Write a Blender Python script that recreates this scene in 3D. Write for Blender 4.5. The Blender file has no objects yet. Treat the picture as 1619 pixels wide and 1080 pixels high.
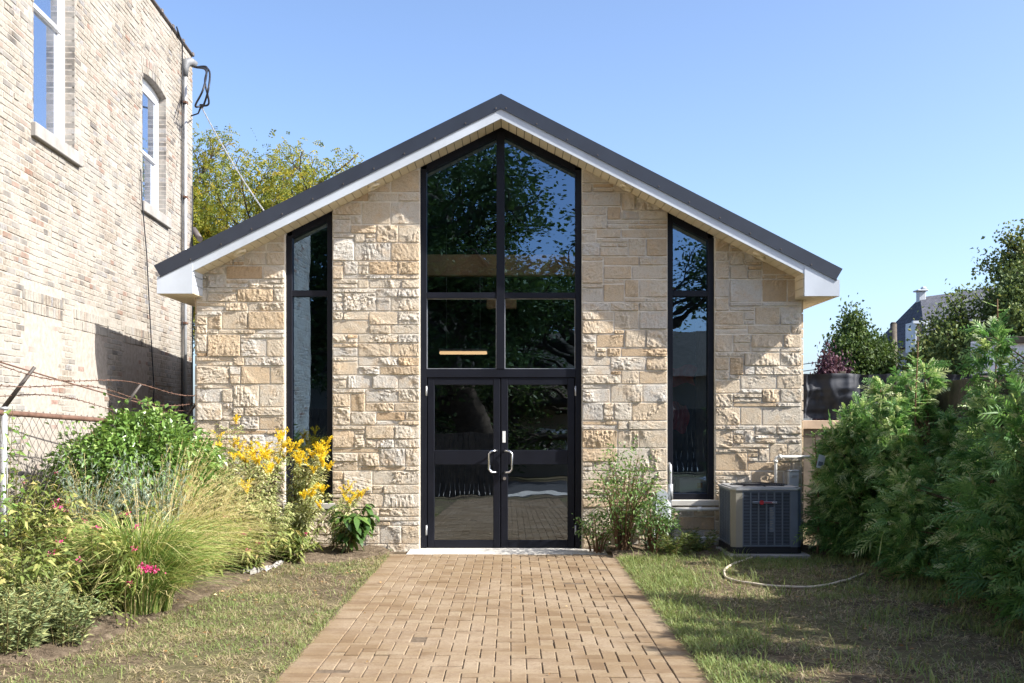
import bpy, bmesh, math, random
import numpy as np
from mathutils import Vector, Matrix, noise as mnoise

S = bpy.context.scene
COL = S.collection
RNG = np.random.default_rng(7)
random.seed(7)
F, HZ, CX, D0, CH = 1676.0, 662.0, 809.5, 12.9, 1.585
SUN = Vector((1.4, -0.42, 1.17)).normalized()

def PX(px, py, d):                                   # photograph pixel at depth d -> world point
    return np.array([(px - CX) * d / F, d - D0, CH + (HZ - py) * d / F])
def GP(px, py):                                      # pixel on the ground
    d = CH * F / (py - HZ)
    return np.array([(px - CX) * d / F, d - D0, 0.0])

# ------------------------------------------------------------------ scene objects
def tag(o, label=None, cat=None, group=None, kind=None):
    if label: o['label'] = label
    if cat: o['category'] = cat
    if group: o['group'] = group
    if kind: o['kind'] = kind
    return o
def empty(name, loc=(0, 0, 0), rz=0.0, label=None, cat=None, group=None):
    o = bpy.data.objects.new(name, None)
    COL.objects.link(o)
    o.location = loc
    o.rotation_euler = (0, 0, rz)
    o.empty_display_size = 0.2
    return tag(o, label, cat, group)
def copy_tree(o, parent=None):
    c = o.copy()
    COL.objects.link(c)
    c.parent = parent
    for ch in list(o.children):
        copy_tree(ch, c)
    return c

class MB:
    """collects geometry, then links it as one mesh object"""
    def __init__(s):
        s.v, s.f, s.t, s.n = [], {}, [], 0
    def add(s, V, Fc, tint=0.5, smooth=False):
        V = np.asarray(V, float).reshape(-1, 3)
        Fc = np.asarray(Fc, int)
        k = (Fc.shape[1], smooth)
        s.f.setdefault(k, []).append(Fc + s.n)
        s.v.append(V)
        s.t.append(np.broadcast_to(np.asarray(tint, float), (len(V),)).copy())
        s.n += len(V)
        return s
    def quads(s, V, tint=0.5):                       # V (N,4,3)
        V = np.asarray(V, float)
        n = len(V)
        if n == 0: return s
        t = np.repeat(np.broadcast_to(np.asarray(tint, float), (n,)), 4)
        return s.add(V.reshape(-1, 3), np.arange(n * 4).reshape(n, 4), t)
    def box(s, x0, x1, y0, y1, z0, z1, tint=0.5, bev=0.0):
        if x1 < x0: x0, x1 = x1, x0
        if y1 < y0: y0, y1 = y1, y0
        if z1 < z0: z0, z1 = z1, z0
        b = min(bev, (x1 - x0) * .45, (y1 - y0) * .45, (z1 - z0) * .45)
        if b <= 0:
            V = [(x, y, z) for z in (z0, z1) for y in (y0, y1) for x in (x0, x1)]
            Q = [(0, 2, 3, 1), (4, 5, 7, 6), (0, 1, 5, 4), (2, 6, 7, 3), (0, 4, 6, 2), (1, 3, 7, 5)]
            return s.add(V, Q, tint)
        V, idx = [], {}
        for cx in (0, 1):
            for cy in (0, 1):
                for cz in (0, 1):
                    X, Y, Z = (x0, x1)[cx], (y0, y1)[cy], (z0, z1)[cz]
                    dx, dy, dz = (1, -1)[cx] * b, (1, -1)[cy] * b, (1, -1)[cz] * b
                    for a, p in enumerate(((X, Y + dy, Z + dz), (X + dx, Y, Z + dz), (X + dx, Y + dy, Z))):
                        idx[cx, cy, cz, a] = len(V)
                        V.append(p)
        Q, T = [], []
        I = idx
        Q += [[I[0,0,0,0], I[0,0,1,0], I[0,1,1,0], I[0,1,0,0]], [I[1,0,0,0], I[1,1,0,0], I[1,1,1,0], I[1,0,1,0]],
              [I[0,0,0,1], I[1,0,0,1], I[1,0,1,1], I[0,0,1,1]], [I[0,1,0,1], I[0,1,1,1], I[1,1,1,1], I[1,1,0,1]],
              [I[0,0,0,2], I[0,1,0,2], I[1,1,0,2], I[1,0,0,2]], [I[0,0,1,2], I[1,0,1,2], I[1,1,1,2], I[0,1,1,2]]]
        for u in (0, 1):
            for w in (0, 1):
                Q.append([I[u,w,0,0], I[u,w,1,0], I[u,w,1,1], I[u,w,0,1]])
                Q.append([I[u,0,w,0], I[u,1,w,0], I[u,1,w,2], I[u,0,w,2]])
                Q.append([I[0,u,w,1], I[1,u,w,1], I[1,u,w,2], I[0,u,w,2]])
        for cx in (0, 1):
            for cy in (0, 1):
                for cz in (0, 1):
                    T.append([I[cx,cy,cz,0], I[cx,cy,cz,1], I[cx,cy,cz,2]])
        n0 = s.n
        s.add(V, Q, tint)
        s.f.setdefault((3, False), []).append(np.array(T) + n0)
        return s
    def poly(s, pts, y0, y1, tint=0.5):              # prism of an xz outline between y0 and y1 (convex or not: ngon caps)
        n = len(pts)
        V = [(p[0], y0, p[1]) for p in pts] + [(p[0], y1, p[1]) for p in pts]
        n0 = s.n
        s.add(V, [(i, (i + 1) % n, n + (i + 1) % n, n + i) for i in range(n)], tint)
        s.f.setdefault((n, False), []).append(np.array([list(range(n - 1, -1, -1)), list(range(n, 2 * n))]) + n0)
        return s
    def tube(s, pts, r, sides=8, tint=0.5, cap=True, smooth=True):
        P = np.asarray(pts, float)
        n = len(P)
        R = np.broadcast_to(np.asarray(r, float), (n,))
        T = np.gradient(P, axis=0)
        T /= np.linalg.norm(T, axis=1, keepdims=True) + 1e-12
        ref = np.array([0, 0, 1.0]) if abs(T[0][2]) < .9 else np.array([1.0, 0, 0])
        u = np.cross(T[0], ref); u /= np.linalg.norm(u)
        V = []
        for i in range(n):
            u = u - T[i] * np.dot(u, T[i]); u /= np.linalg.norm(u) + 1e-12
            w = np.cross(T[i], u)
            a = np.arange(sides) * 2 * math.pi / sides
            V.append(P[i] + R[i] * (np.cos(a)[:, None] * u + np.sin(a)[:, None] * w))
        V = np.concatenate(V)
        Q = []
        for i in range(n - 1):
            for k in range(sides):
                k2 = (k + 1) % sides
                Q.append((i * sides + k, i * sides + k2, (i + 1) * sides + k2, (i + 1) * sides + k))
        n0 = s.n
        s.add(V, Q, tint, smooth)
        if cap:
            s.f.setdefault((sides, False), []).append(np.array([list(range(sides - 1, -1, -1)), list(range((n - 1) * sides, n * sides))]) + n0)
        return s
    def segs(s, P0, P1, R0, R1, sides=5, tint=0.5):  # many frusta at once
        P0, P1 = np.asarray(P0, float), np.asarray(P1, float)
        n = len(P0)
        if n == 0: return s
        R0 = np.broadcast_to(np.asarray(R0, float), (n,)); R1 = np.broadcast_to(np.asarray(R1, float), (n,))
        T = P1 - P0
        T = T / (np.linalg.norm(T, axis=1, keepdims=True) + 1e-12)
        ref = np.where(np.abs(T[:, 2:3]) < .9, np.array([[0, 0, 1.0]]), np.array([[1.0, 0, 0]]))
        u = np.cross(T, ref); u /= np.linalg.norm(u, axis=1, keepdims=True) + 1e-12
        w = np.cross(T, u)
        a = np.arange(sides) * 2 * math.pi / sides
        ring = np.cos(a)[None, :, None] * u[:, None, :] + np.sin(a)[None, :, None] * w[:, None, :]
        V = np.concatenate([P0[:, None] + R0[:, None, None] * ring, P1[:, None] + R1[:, None, None] * ring], 1)
        k = np.arange(sides); k2 = (k + 1) % sides
        q = np.stack([k, k2, sides + k2, sides + k], 1)
        Q = (np.arange(n)[:, None, None] * 2 * sides + q[None]).reshape(-1, 4)
        t = np.repeat(np.broadcast_to(np.asarray(tint, float), (n,)), 2 * sides)
        return s.add(V.reshape(-1, 3), Q, t, True)
    def strips(s, C, W, side, tint=0.5, tip=True):   # C (N,K,3) centre lines, W (K,) or (N,K) half widths, side (N,3)
        C = np.asarray(C, float)
        n, k = C.shape[:2]
        if n == 0: return s
        W = np.broadcast_to(np.asarray(W, float), (n, k))
        off = W[:, :, None] * side[:, None, :]
        V = np.stack([C - off, C + off], 2).reshape(n, 2 * k, 3)
        i = np.arange(k - 1) * 2
        q = np.stack([i, i + 1, i + 3, i + 2], 1)
        Q = (np.arange(n)[:, None, None] * 2 * k + q[None]).reshape(-1, 4)
        t = np.broadcast_to(np.asarray(tint, float), (n,))
        return s.add(V.reshape(-1, 3), Q, np.repeat(t, 2 * k))
    def leaves(s, P, Dn, L, W, tint=0.5, up=None, fold=0.25, droop=0.0, rng=RNG):
        P = np.asarray(P, float); n = len(P)
        if n == 0: return s
        Dn = np.asarray(Dn, float)
        Dn = Dn / (np.linalg.norm(Dn, axis=1, keepdims=True) + 1e-12)
        L = np.broadcast_to(np.asarray(L, float), (n,))[:, None]
        W = np.broadcast_to(np.asarray(W, float), (n,))[:, None]
        ref = rng.normal(size=(n, 3)) if up is None else np.asarray(up, float) + rng.normal(size=(n, 3)) * .35
        sd = np.cross(Dn, ref); sd /= np.linalg.norm(sd, axis=1, keepdims=True) + 1e-12
        nm = np.cross(sd, Dn)
        mid = P + Dn * L * .45
        tipp = P + Dn * L + np.array([0, 0, -1.0]) * L * droop
        V = np.stack([P, mid + sd * W / 2 + nm * W * fold, tipp, mid - sd * W / 2 + nm * W * fold], 1)
        return s.quads(V, tint)
    def build(s, name, mat, parent=None, loc=None, jitter=None):
        me = bpy.data.meshes.new(name)
        V = np.concatenate(s.v) if s.v else np.zeros((0, 3))
        if jitter: V = V + RNG.normal(size=V.shape) * jitter
        me.vertices.add(len(V))
        me.vertices.foreach_set('co', V.ravel())
        loops, starts, sm, k0 = [], [], [], 0
        for (k, smooth), lst in s.f.items():
            A = np.concatenate(lst)
            loops.append(A.ravel())
            starts.append(k0 + np.arange(len(A)) * k)
            sm.append(np.full(len(A), smooth))
            k0 += A.size
        loops = np.concatenate(loops); starts = np.concatenate(starts); sm = np.concatenate(sm)
        me.loops.add(len(loops)); me.loops.foreach_set('vertex_index', loops)
        me.polygons.add(len(starts)); me.polygons.foreach_set('loop_start', starts)
        me.polygons.foreach_set('use_smooth', sm)
        at = me.attributes.new('tint', 'FLOAT', 'POINT')
        at.data.foreach_set('value', np.concatenate(s.t))
        me.update(calc_edges=True); me.validate()
        if mat is not None: me.materials.append(mat)
        o = bpy.data.objects.new(name, me)
        COL.objects.link(o)
        if parent is not None: o.parent = parent
        if loc is not None: o.location = loc
        return o

# ------------------------------------------------------------------ materials
class NT:
    def __init__(s, name):
        s.m = bpy.data.materials.new(name); s.m.use_nodes = True
        s.t = s.m.node_tree; s.t.nodes.clear()
        s.out = s.t.nodes.new('ShaderNodeOutputMaterial')
    def n(s, typ, **kw):
        nd = s.t.nodes.new(typ)
        for k, v in kw.items():
            if k[0] == 'i' and k[1:].isdigit(): nd.inputs[int(k[1:])].default_value = v
            elif hasattr(nd, k) and k not in nd.inputs: setattr(nd, k, v)
            else: nd.inputs[k].default_value = v
        return nd
    def l(s, a, b): s.t.links.new(a, b)
    def ramp(s, fac, stops, interp='LINEAR'):
        r = s.t.nodes.new('ShaderNodeValToRGB'); r.color_ramp.interpolation = interp
        e = r.color_ramp.elements
        while len(e) < len(stops): e.new(0.5)
        for k, (p, c) in enumerate(stops):
            e[k].position = p; e[k].color = (*c, 1)
        s.l(fac, r.inputs[0]); return r.outputs[0]
    def attr(s, name='tint'):
        a = s.t.nodes.new('ShaderNodeAttribute'); a.attribute_name = name; return a.outputs['Fac']
    def noise(s, scale, detail=4, rough=.55, coord='Object', dist=0.0, vec=None):
        nz = s.n('ShaderNodeTexNoise'); nz.inputs['Scale'].default_value = scale
        nz.inputs['Detail'].default_value = detail; nz.inputs['Roughness'].default_value = rough
        nz.inputs['Distortion'].default_value = dist
        if vec is None:
            tc = s.n('ShaderNodeTexCoord'); vec = tc.outputs[coord]
        s.l(vec, nz.inputs['Vector']); return nz.outputs['Fac']
    def mix(s, fac, a, b, mode='MIX'):
        m = s.t.nodes.new('ShaderNodeMix'); m.data_type = 'RGBA'; m.blend_type = mode
        if isinstance(fac, (int, float)): m.inputs[0].default_value = fac
        else: s.l(fac, m.inputs[0])
        for v, k in ((a, 6), (b, 7)):
            if isinstance(v, tuple): m.inputs[k].default_value = (*v, 1)
            else: s.l(v, m.inputs[k])
        return m.outputs[2]
    def math(s, op, a, b=None, clamp=False):
        m = s.t.nodes.new('ShaderNodeMath'); m.operation = op; m.use_clamp = clamp
        for v, k in ((a, 0), (b, 1)):
            if v is None: continue
            if isinstance(v, (int, float)): m.inputs[k].default_value = v
            else: s.l(v, m.inputs[k])
        return m.outputs[0]
    def principled(s, col, rough=.7, metal=0.0, spec=.4, bump=None, bdist=.01, bstr=.5):
        p = s.t.nodes.new('ShaderNodeBsdfPrincipled')
        if isinstance(col, tuple): p.inputs['Base Color'].default_value = (*col, 1)
        else: s.l(col, p.inputs['Base Color'])
        if isinstance(rough, (int, float)): p.inputs['Roughness'].default_value = rough
        else: s.l(rough, p.inputs['Roughness'])
        p.inputs['Metallic'].default_value = metal
        p.inputs['Specular IOR Level'].default_value = spec
        if bump is not None:
            b = s.t.nodes.new('ShaderNodeBump'); b.inputs['Distance'].default_value = bdist; b.inputs['Strength'].default_value = bstr
            s.l(bump, b.inputs['Height']); s.l(b.outputs[0], p.inputs['Normal'])
        return p
    def done(s, sh):
        s.l(sh.outputs[0] if hasattr(sh, 'outputs') else sh, s.out.inputs[0]); return s.m

def plain(name, col, rough=.6, metal=0.0, var=.15, scale=6.0, spec=.4, bump=0.0):
    t = NT(name)
    nz = t.noise(scale, 5, .6)
    lo = tuple(c * (1 - var) for c in col); hi = tuple(min(1, c * (1 + var)) for c in col)
    c = t.ramp(nz, [(.3, lo), (.7, hi)])
    fine = t.noise(scale * 14, 3, .6)
    return t.done(t.principled(c, rough, metal, spec, fine if bump else None, .004, bump or .1))

def foliage(name, stops, transl=.35, rough=.55, spec=.25, wobble=.25):
    t = NT(name)
    a = t.attr()
    nz = t.noise(3.0, 3)
    f = t.math('ADD', a, t.math('MULTIPLY', t.math('SUBTRACT', nz, .5), wobble))
    c = t.ramp(f, stops)
    p = t.principled(c, rough, 0, spec)
    tr = t.n('ShaderNodeBsdfTranslucent')
    t.l(t.mix(.5, c, (1.0, .95, .35), 'MULTIPLY'), tr.inputs[0])
    mx = t.n('ShaderNodeMixShader'); mx.inputs[0].default_value = transl
    t.l(p.outputs[0], mx.inputs[1]); t.l(tr.outputs[0], mx.inputs[2])
    return t.done(mx)

M = {}
def mats():
    # ashlar limestone
    t = NT('split_face_limestone')
    a = t.attr()
    c = t.ramp(a, [(0.0, (.41, .29, .18)), (.12, (.48, .375, .255)), (.32, (.51, .43, .325)), (.52, (.51, .45, .36)), (.70, (.54, .49, .41)), (.86, (.47, .44, .39)), (1.0, (.60, .575, .52))])
    n1 = t.noise(7, 6, .65); n2 = t.noise(60, 5, .7)
    c = t.mix(t.ramp(n1, [(.48, (0, 0, 0)), (.72, (.55, .55, .55))]), c, (.56, .385, .215))
    c = t.mix(t.ramp(n2, [(.30, (.55, .55, .55)), (.48, (0, 0, 0))]), c, (.30, .22, .14))
    c = t.mix(.35, c, t.ramp(t.noise(25, 5, .7), [(.3, (.78, .76, .74)), (.7, (1, 1, 1))]), 'MULTIPLY')
    h = t.math('ADD', n2, t.math('MULTIPLY', t.noise(160, 4, .7), .6))
    M['stone'] = t.done(t.principled(c, .9, 0, .15, h, .010, .8))
    M['mortar'] = plain('stone_mortar', (.62, .57, .48), .95, 0, .18, 12, .1, .5)
    # common brick
    t = NT('common_brick')
    a = t.attr()
    c = t.ramp(a, [(0.0, (0.069, 0.066, 0.063)), (.08, (0.154, 0.147, 0.141)), (.13, (.27, .27, .275)), (.17, (0.244, 0.218, 0.187)), (.30, (0.279, 0.244, 0.197)), (.48, (0.308, 0.278, 0.231)), (.64, (0.320, 0.292, 0.247)), (.78, (0.279, 0.231, 0.187)), (.85, (0.229, 0.126, 0.089)), (.88, (0.294, 0.176, 0.145)), (1.0, (0.328, 0.222, 0.189))])
    c = t.mix(t.ramp(t.noise(60, 5, .8), [(.54, (0, 0, 0)), (.62, (.8, .8, .8))]), c, (0.090, 0.076, 0.063))
    c = t.mix(t.ramp(t.noise(8, 6, .75), [(.50, (0, 0, 0)), (.64, (.65, .65, .65))]), c, (0.209, 0.183, 0.153))
    n1 = t.noise(22, 6, .7); n2 = t.noise(1.3, 5, .6)
    c = t.mix(t.ramp(n1, [(.47, (0, 0, 0)), (.62, (.75, .75, .75))]), c, (0.133, 0.106, 0.082))
    c = t.mix(t.ramp(n2, [(.40, (0, 0, 0)), (.60, (.8, .8, .8))]), c, (0.328, 0.310, 0.276))
    M['brick'] = t.done(t.principled(c, .93, 0, .1, t.math('ADD', n1, t.noise(110, 4, .7)), .006, .5))
    t = NT('brick_mortar')
    c = t.ramp(t.noise(14, 5, .7), [(.3, (.25, .22, .19)), (.7, (.40, .365, .32))])
    M['bmortar'] = t.done(t.principled(c, .95, 0, .1, t.noise(90, 4, .7), .004, .5))
    M['metal_roof'] = plain('dark_roof_metal', (.020, .026, .040), .45, .0, .15, 3, .5)
    M['white_metal'] = plain('white_painted_metal', (.46, .50, .55), .42, 0, .13, 1.6, .4)
    M['cream'] = plain('cream_soffit_vinyl', (.66, .57, .41), .55, 0, .06, 3, .3)
    M['alum'] = plain('dark_bronze_aluminium', (.007, .008, .013), .45, 0, .2, 4, .22)
    M['steel'] = plain('brushed_steel', (.62, .62, .64), .28, 1.0, .08, 20)
    M['galv'] = plain('galvanised_steel', (.42, .43, .44), .5, .6, .15, 8)
    M['rust'] = plain('rusty_steel', (.14, .082, .06), .85, .1, .35, 12, .2, .4)
    M['wire'] = plain('weathered_wire', (.08, .07, .064), .6, .4, .3, 12)
    M['concrete'] = plain('grey_concrete', (.29, .275, .255), .9, 0, .18, 5, .15, .4)
    M['pale_concrete'] = plain('pale_concrete', (.46, .44, .40), .9, 0, .15, 6, .15, .4)
    M['vinyl_white'] = plain('white_window_vinyl', (.80, .81, .83), .4, 0, .03, 3)
    M['black_rubber'] = plain('black_cable_rubber', (.018, .020, .026), .5, 0, .1, 5)
    M['grey_paint'] = plain('grey_enclosure_paint', (.42, .45, .47), .45, 0, .06, 5)
    M['head_grey'] = plain('aged_grey_casting', (.17, .175, .18), .6, .2, .2, 12)
    M['tan_paint'] = plain('taupe_cabinet_paint', (.23, .215, .175), .5, 0, .06, 5)
    M['slate_paint'] = plain('slate_grille_paint', (.115, .14, .175), .45, 0, .12, 5)
    M['black'] = plain('dark_void_paint', (.012, .013, .016), .7, 0, .1, 5)
    M['pvc'] = plain('white_pipe', (.66, .64, .58), .5, 0, .1, 6)
    M['hose'] = plain('sun_bleached_hose', (.50, .43, .33), .6, 0, .12, 8)
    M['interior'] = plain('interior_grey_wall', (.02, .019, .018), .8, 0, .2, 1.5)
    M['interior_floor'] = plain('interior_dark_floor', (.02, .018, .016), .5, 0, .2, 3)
    M['beam'] = plain('interior_tan_beam', (.70, .44, .22), .8, 0, .08, 2)
    M['red'] = plain('red_plastic_cloth', (.42, .03, .035), .45, 0, .25, 6)
    M['box_white'] = plain('white_box_card', (.70, .69, .66), .6, 0, .06, 5)
    M['tarp'] = plain('black_tarpaulin', (.013, .016, .023), .62, 0, .3, 3, .3)
    M['wood_dark'] = plain('weathered_dark_board', (.10, .085, .068), .85, 0, .35, 5, .15, .4)
    M['wood_pale'] = plain('weathered_pale_board', (.38, .29, .21), .85, 0, .2, 5, .15, .4)
    M['white_brick'] = None
    t = NT('white_painted_brick')
    br = t.n('ShaderNodeTexBrick'); br.inputs['Scale'].default_value = 4.0
    br.inputs['Color1'].default_value = (.72, .75, .80, 1); br.inputs['Color2'].default_value = (.66, .69, .74, 1)
    br.inputs['Mortar'].default_value = (.52, .55, .60, 1); br.inputs['Mortar Size'].default_value = .012
    tc = t.n('ShaderNodeTexCoord'); mp = t.n('ShaderNodeMapping'); mp.inputs['Rotation'].default_value = (math.pi / 2, 0, 0)
    t.l(tc.outputs['Object'], mp.inputs[0]); t.l(mp.outputs[0], br.inputs['Vector'])
    M['white_brick'] = t.done(t.principled(br.outputs[0], .75, 0, .2))
    t = NT('asphalt_shingle')
    br = t.n('ShaderNodeTexBrick'); br.inputs['Scale'].default_value = 3.2
    br.inputs['Color1'].default_value = (.15, .155, .17, 1); br.inputs['Color2'].default_value = (.20, .20, .215, 1)
    br.inputs['Mortar'].default_value = (.09, .09, .1, 1)
    tc = t.n('ShaderNodeTexCoord'); t.l(tc.outputs['Object'], br.inputs['Vector'])
    c = t.mix(.85, br.outputs[0], t.ramp(t.noise(9, 6, .7), [(.3, (.28, .30, .34)), (.7, (.62, .65, .72))]), 'MULTIPLY')
    M['shingle'] = t.done(t.principled(c, .95, 0, .1))
    M['pale_siding'] = plain('pale_siding', (.30, .30, .30), .7, 0, .06, 2)
    # glass: tinted reflective
    t = NT('tinted_reflective_glass')
    g = t.n('ShaderNodeBsdfGlossy'); g.inputs['Color'].default_value = (.70, .84, 1.0, 1); g.inputs['Roughness'].default_value = .004
    nz = t.noise(1.6, 2, .4)
    b = t.n('ShaderNodeBump'); b.inputs['Strength'].default_value = .13; b.inputs['Distance'].default_value = .014
    t.l(nz, b.inputs['Height']); t.l(b.outputs[0], g.inputs['Normal'])
    tr = t.n('ShaderNodeBsdfTransparent'); tr.inputs[0].default_value = (.72, .72, .72, 1)
    fr = t.n('ShaderNodeFresnel'); fr.inputs['IOR'].default_value = 1.5
    fac = t.math('ADD', t.math('MULTIPLY', fr.outputs[0], .75), .21, True)
    mx = t.n('ShaderNodeMixShader'); t.l(fac, mx.inputs[0])
    t.l(tr.outputs[0], mx.inputs[1]); t.l(g.outputs[0], mx.inputs[2])
    M['glass'] = t.done(mx)
    M['glass_blue'] = M['glass'].copy(); M['glass_blue'].name = 'blue_tinted_reflective_glass'
    for nd in M['glass_blue'].node_tree.nodes:
        if nd.type == 'BSDF_GLOSSY': nd.inputs['Color'].default_value = (.46, .70, 1.0, 1)
        if nd.type == 'BSDF_TRANSPARENT': nd.inputs[0].default_value = (.66, .66, .66, 1)
    t = NT('house_window_glass')
    g = t.n('ShaderNodeBsdfGlossy'); g.inputs['Color'].default_value = (.85, .90, 1, 1); g.inputs['Roughness'].default_value = .01
    df = t.principled((.03, .05, .09), .3)
    mx = t.n('ShaderNodeMixShader'); mx.inputs[0].default_value = .62
    t.l(df.outputs[0], mx.inputs[1]); t.l(g.outputs[0], mx.inputs[2])
    M['pane'] = t.done(mx)
    # pavers
    t = NT('tan_concrete_paver')
    a = t.attr()
    c = t.ramp(a, [(0, (.145, .098, .056)), (.3, (.185, .130, .076)), (.65, (.212, .155, .093)), (1, (.255, .20, .13))])
    c = t.mix(t.ramp(t.noise(1.1, 6, .7), [(.44, (0, 0, 0)), (.62, (.7, .7, .7))]), c, (.30, .24, .17))
    c = t.mix(t.ramp(t.noise(3.3, 6, .75), [(.52, (0, 0, 0)), (.66, (.5, .5, .5))]), c, (.145, .095, .06))
    c = t.mix(t.ramp(t.noise(45, 5, .75), [(.36, (.6, .6, .6)), (.54, (0, 0, 0))]), c, (.17, .115, .075))
    M['paver'] = t.done(t.principled(c, .92, 0, .12, t.noise(120, 4, .7), .003, .5))
    M['joint'] = plain('joint_sand_and_groove_shade', (.13, .10, .072), .95, 0, .3, 30, .05)  # paver joint sand; also the painted shade in the soffit grooves
    # ground
    t = NT('dry_lawn_soil')
    n1 = t.noise(.55, 6, .65); n2 = t.noise(9, 6, .7); n3 = t.noise(55, 4, .75)
    c = t.ramp(n2, [(.30, (.055, .042, .030)), (.5, (.13, .10, .068)), (.72, (.25, .20, .135))])
    c = t.mix(t.ramp(n1, [(.45, (0, 0, 0)), (.62, (.6, .6, .6))]), c, (.15, .155, .07))
    c = t.mix(.6, c, t.ramp(n3, [(.3, (.45, .43, .40)), (.65, (1, 1, 1))]), 'MULTIPLY')
    M['ground'] = t.done(t.principled(c, .97, 0, .05, t.math('ADD', n3, n2), .02, .8))
    t = NT('dark_mulch')
    n2 = t.noise(14, 6, .7); n3 = t.noise(70, 4, .75)
    c = t.ramp(n2, [(.3, (.07, .052, .036)), (.5, (.15, .115, .08)), (.72, (.27, .215, .15))])
    M['mulch'] = t.done(t.principled(c, .97, 0, .05, t.math('ADD', n3, n2), .03, .9))
    M['asphalt'] = plain('asphalt', (.055, .055, .057), .9, 0, .2, 8, .2, .4)
    # vegetation
    M['grass'] = foliage('lawn_blades', [(0, (.10, .075, .048)), (.12, (.30, .235, .15)), (.25, (.50, .41, .26)), (.42, (.36, .30, .17)), (.58, (.25, .265, .10)), (1, (.165, .245, .07))], .3)
    M['shrub'] = foliage('glossy_green_leaves', [(0, (.075, .15, .03)), (.45, (.16, .28, .06)), (.8, (.26, .38, .10)), (1, (.42, .50, .19))], .3, .32, .6)
    M['rose'] = foliage('rose_leaves', [(0, (0.067, 0.133, 0.037)), (.5, (0.141, 0.241, 0.067)), (.85, (0.250, 0.367, 0.117)), (1, (0.434, 0.500, 0.200))], .35, .42, .45)
    M['golden_leaf'] = foliage('goldenrod_leaves', [(0, (0.106, 0.144, 0.043)), (.45, (0.252, 0.299, 0.106)), (.75, (0.463, 0.483, 0.213)), (1, (0.811, 0.772, 0.463))], .35)
    M['yellow'] = foliage('yellow_flowers', [(0, (.60, .40, .012)), (.5, (.78, .56, .015)), (1, (.85, .68, .06))], .25)
    M['pink'] = foliage('pink_flowers', [(0, (.45, .03, .13)), (.5, (.70, .06, .25)), (1, (.80, .22, .42))], .3)
    M['phlox'] = foliage('olive_leaves', [(0, (0.090, 0.128, 0.033)), (.45, (0.187, 0.239, 0.060)), (.8, (0.314, 0.344, 0.105)), (1, (0.508, 0.419, 0.164))], .35)
    M['weed'] = foliage('blue_green_leaves', [(0, (.08, .12, .05)), (.45, (.19, .24, .105)), (.8, (.32, .35, .15)), (1, (.46, .44, .18))], .3)
    M['sage'] = foliage('silvery_leaves', [(0, (0.158, 0.224, 0.172)), (.6, (0.304, 0.396, 0.317)), (1, (0.475, 0.554, 0.449))], .25)
    M['fountain'] = foliage('fountain_grass_blades', [(0, (0.064, 0.129, 0.026)), (.35, (0.167, 0.270, 0.058)), (.6, (0.361, 0.412, 0.115)), (.8, (0.618, 0.541, 0.258)), (1, (0.773, 0.618, 0.361))], .35)
    M['broad'] = foliage('broad_glossy_leaves', [(0, (0.039, 0.091, 0.021)), (.6, (0.091, 0.176, 0.039)), (1, (0.208, 0.299, 0.078))], .25, .3, .6)
    M['cedar'] = foliage('cedar_sprays', [(0, (.035, .095, .028)), (.35, (.09, .215, .06)), (.68, (.19, .345, .105)), (.88, (.36, .48, .20)), (1, (.56, .62, .38))], .42, .5, .35)
    M['locust'] = foliage('locust_leaflets', [(0, (0.069, 0.115, 0.023)), (.35, (0.172, 0.218, 0.034)), (.7, (0.345, 0.322, 0.040)), (1, (0.552, 0.414, 0.046))], .45)
    M['maple'] = foliage('dark_green_leaves', [(0, (.06, .10, .035)), (.5, (.13, .18, .055)), (.85, (.24, .25, .07)), (1, (.44, .27, .08))], .3)
    M['plum'] = foliage('purple_leaves', [(0, (0.048, 0.024, 0.032)), (.6, (0.120, 0.056, 0.080)), (1, (0.240, 0.112, 0.128))], .25)
    M['oak'] = foliage('mid_green_leaves', [(0, (0.039, 0.072, 0.022)), (.5, (0.083, 0.132, 0.033)), (1, (0.176, 0.209, 0.055))], .3)
    M['stem'] = plain('plant_stems', (.13, .11, .05), .8, 0, .3, 8, .1)
    M['brownstem'] = plain('woody_stems', (.14, .085, .05), .85, 0, .3, 8, .1)
    M['bark'] = plain('tree_bark', (.085, .068, .052), .95, 0, .35, 9, .05, .8)
    M['litter'] = foliage('fallen_leaf', [(0, (.18, .09, .035)), (.5, (.34, .20, .08)), (1, (.52, .40, .22))], .15)
mats()

# ================================================================== THE STONE BUILDING
SL, SR, PXK, ZPK = 0.4947, 0.5126, -0.13, 5.418      # roof slopes, ridge x, ridge height (roof skin at the front)
def roofz(x): return ZPK - (SL * (PXK - x) if x < PXK else SR * (x - PXK))
TH_R, TH_F = 0.165, 0.125                            # dark edge, white fascia
SOF = TH_R + TH_F
XL, XR = -3.84, 3.525
EL, ER = -4.225, 3.90                                # eave tips
YF, YB = -0.40, 9.0
bld = empty('stone_building', (0, 0, 0), 0, 'single storey tan stone building with dark glass gable front and low pitched roof', 'building')

# ---- value noise
def vnoise(x, z, seed, sc):
    r = np.random.default_rng(seed); T = r.random((64, 64))
    x = x * sc; z = z * sc
    i = np.floor(x).astype(int); j = np.floor(z).astype(int)
    fx = x - i; fz = z - j
    fx = fx * fx * (3 - 2 * fx); fz = fz * fz * (3 - 2 * fz)
    g = lambda a, b: T[a % 64, b % 64]
    return (g(i, j) * (1 - fx) + g(i + 1, j) * fx) * (1 - fz) + (g(i, j + 1) * (1 - fx) + g(i + 1, j + 1) * fx) * fz

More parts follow.
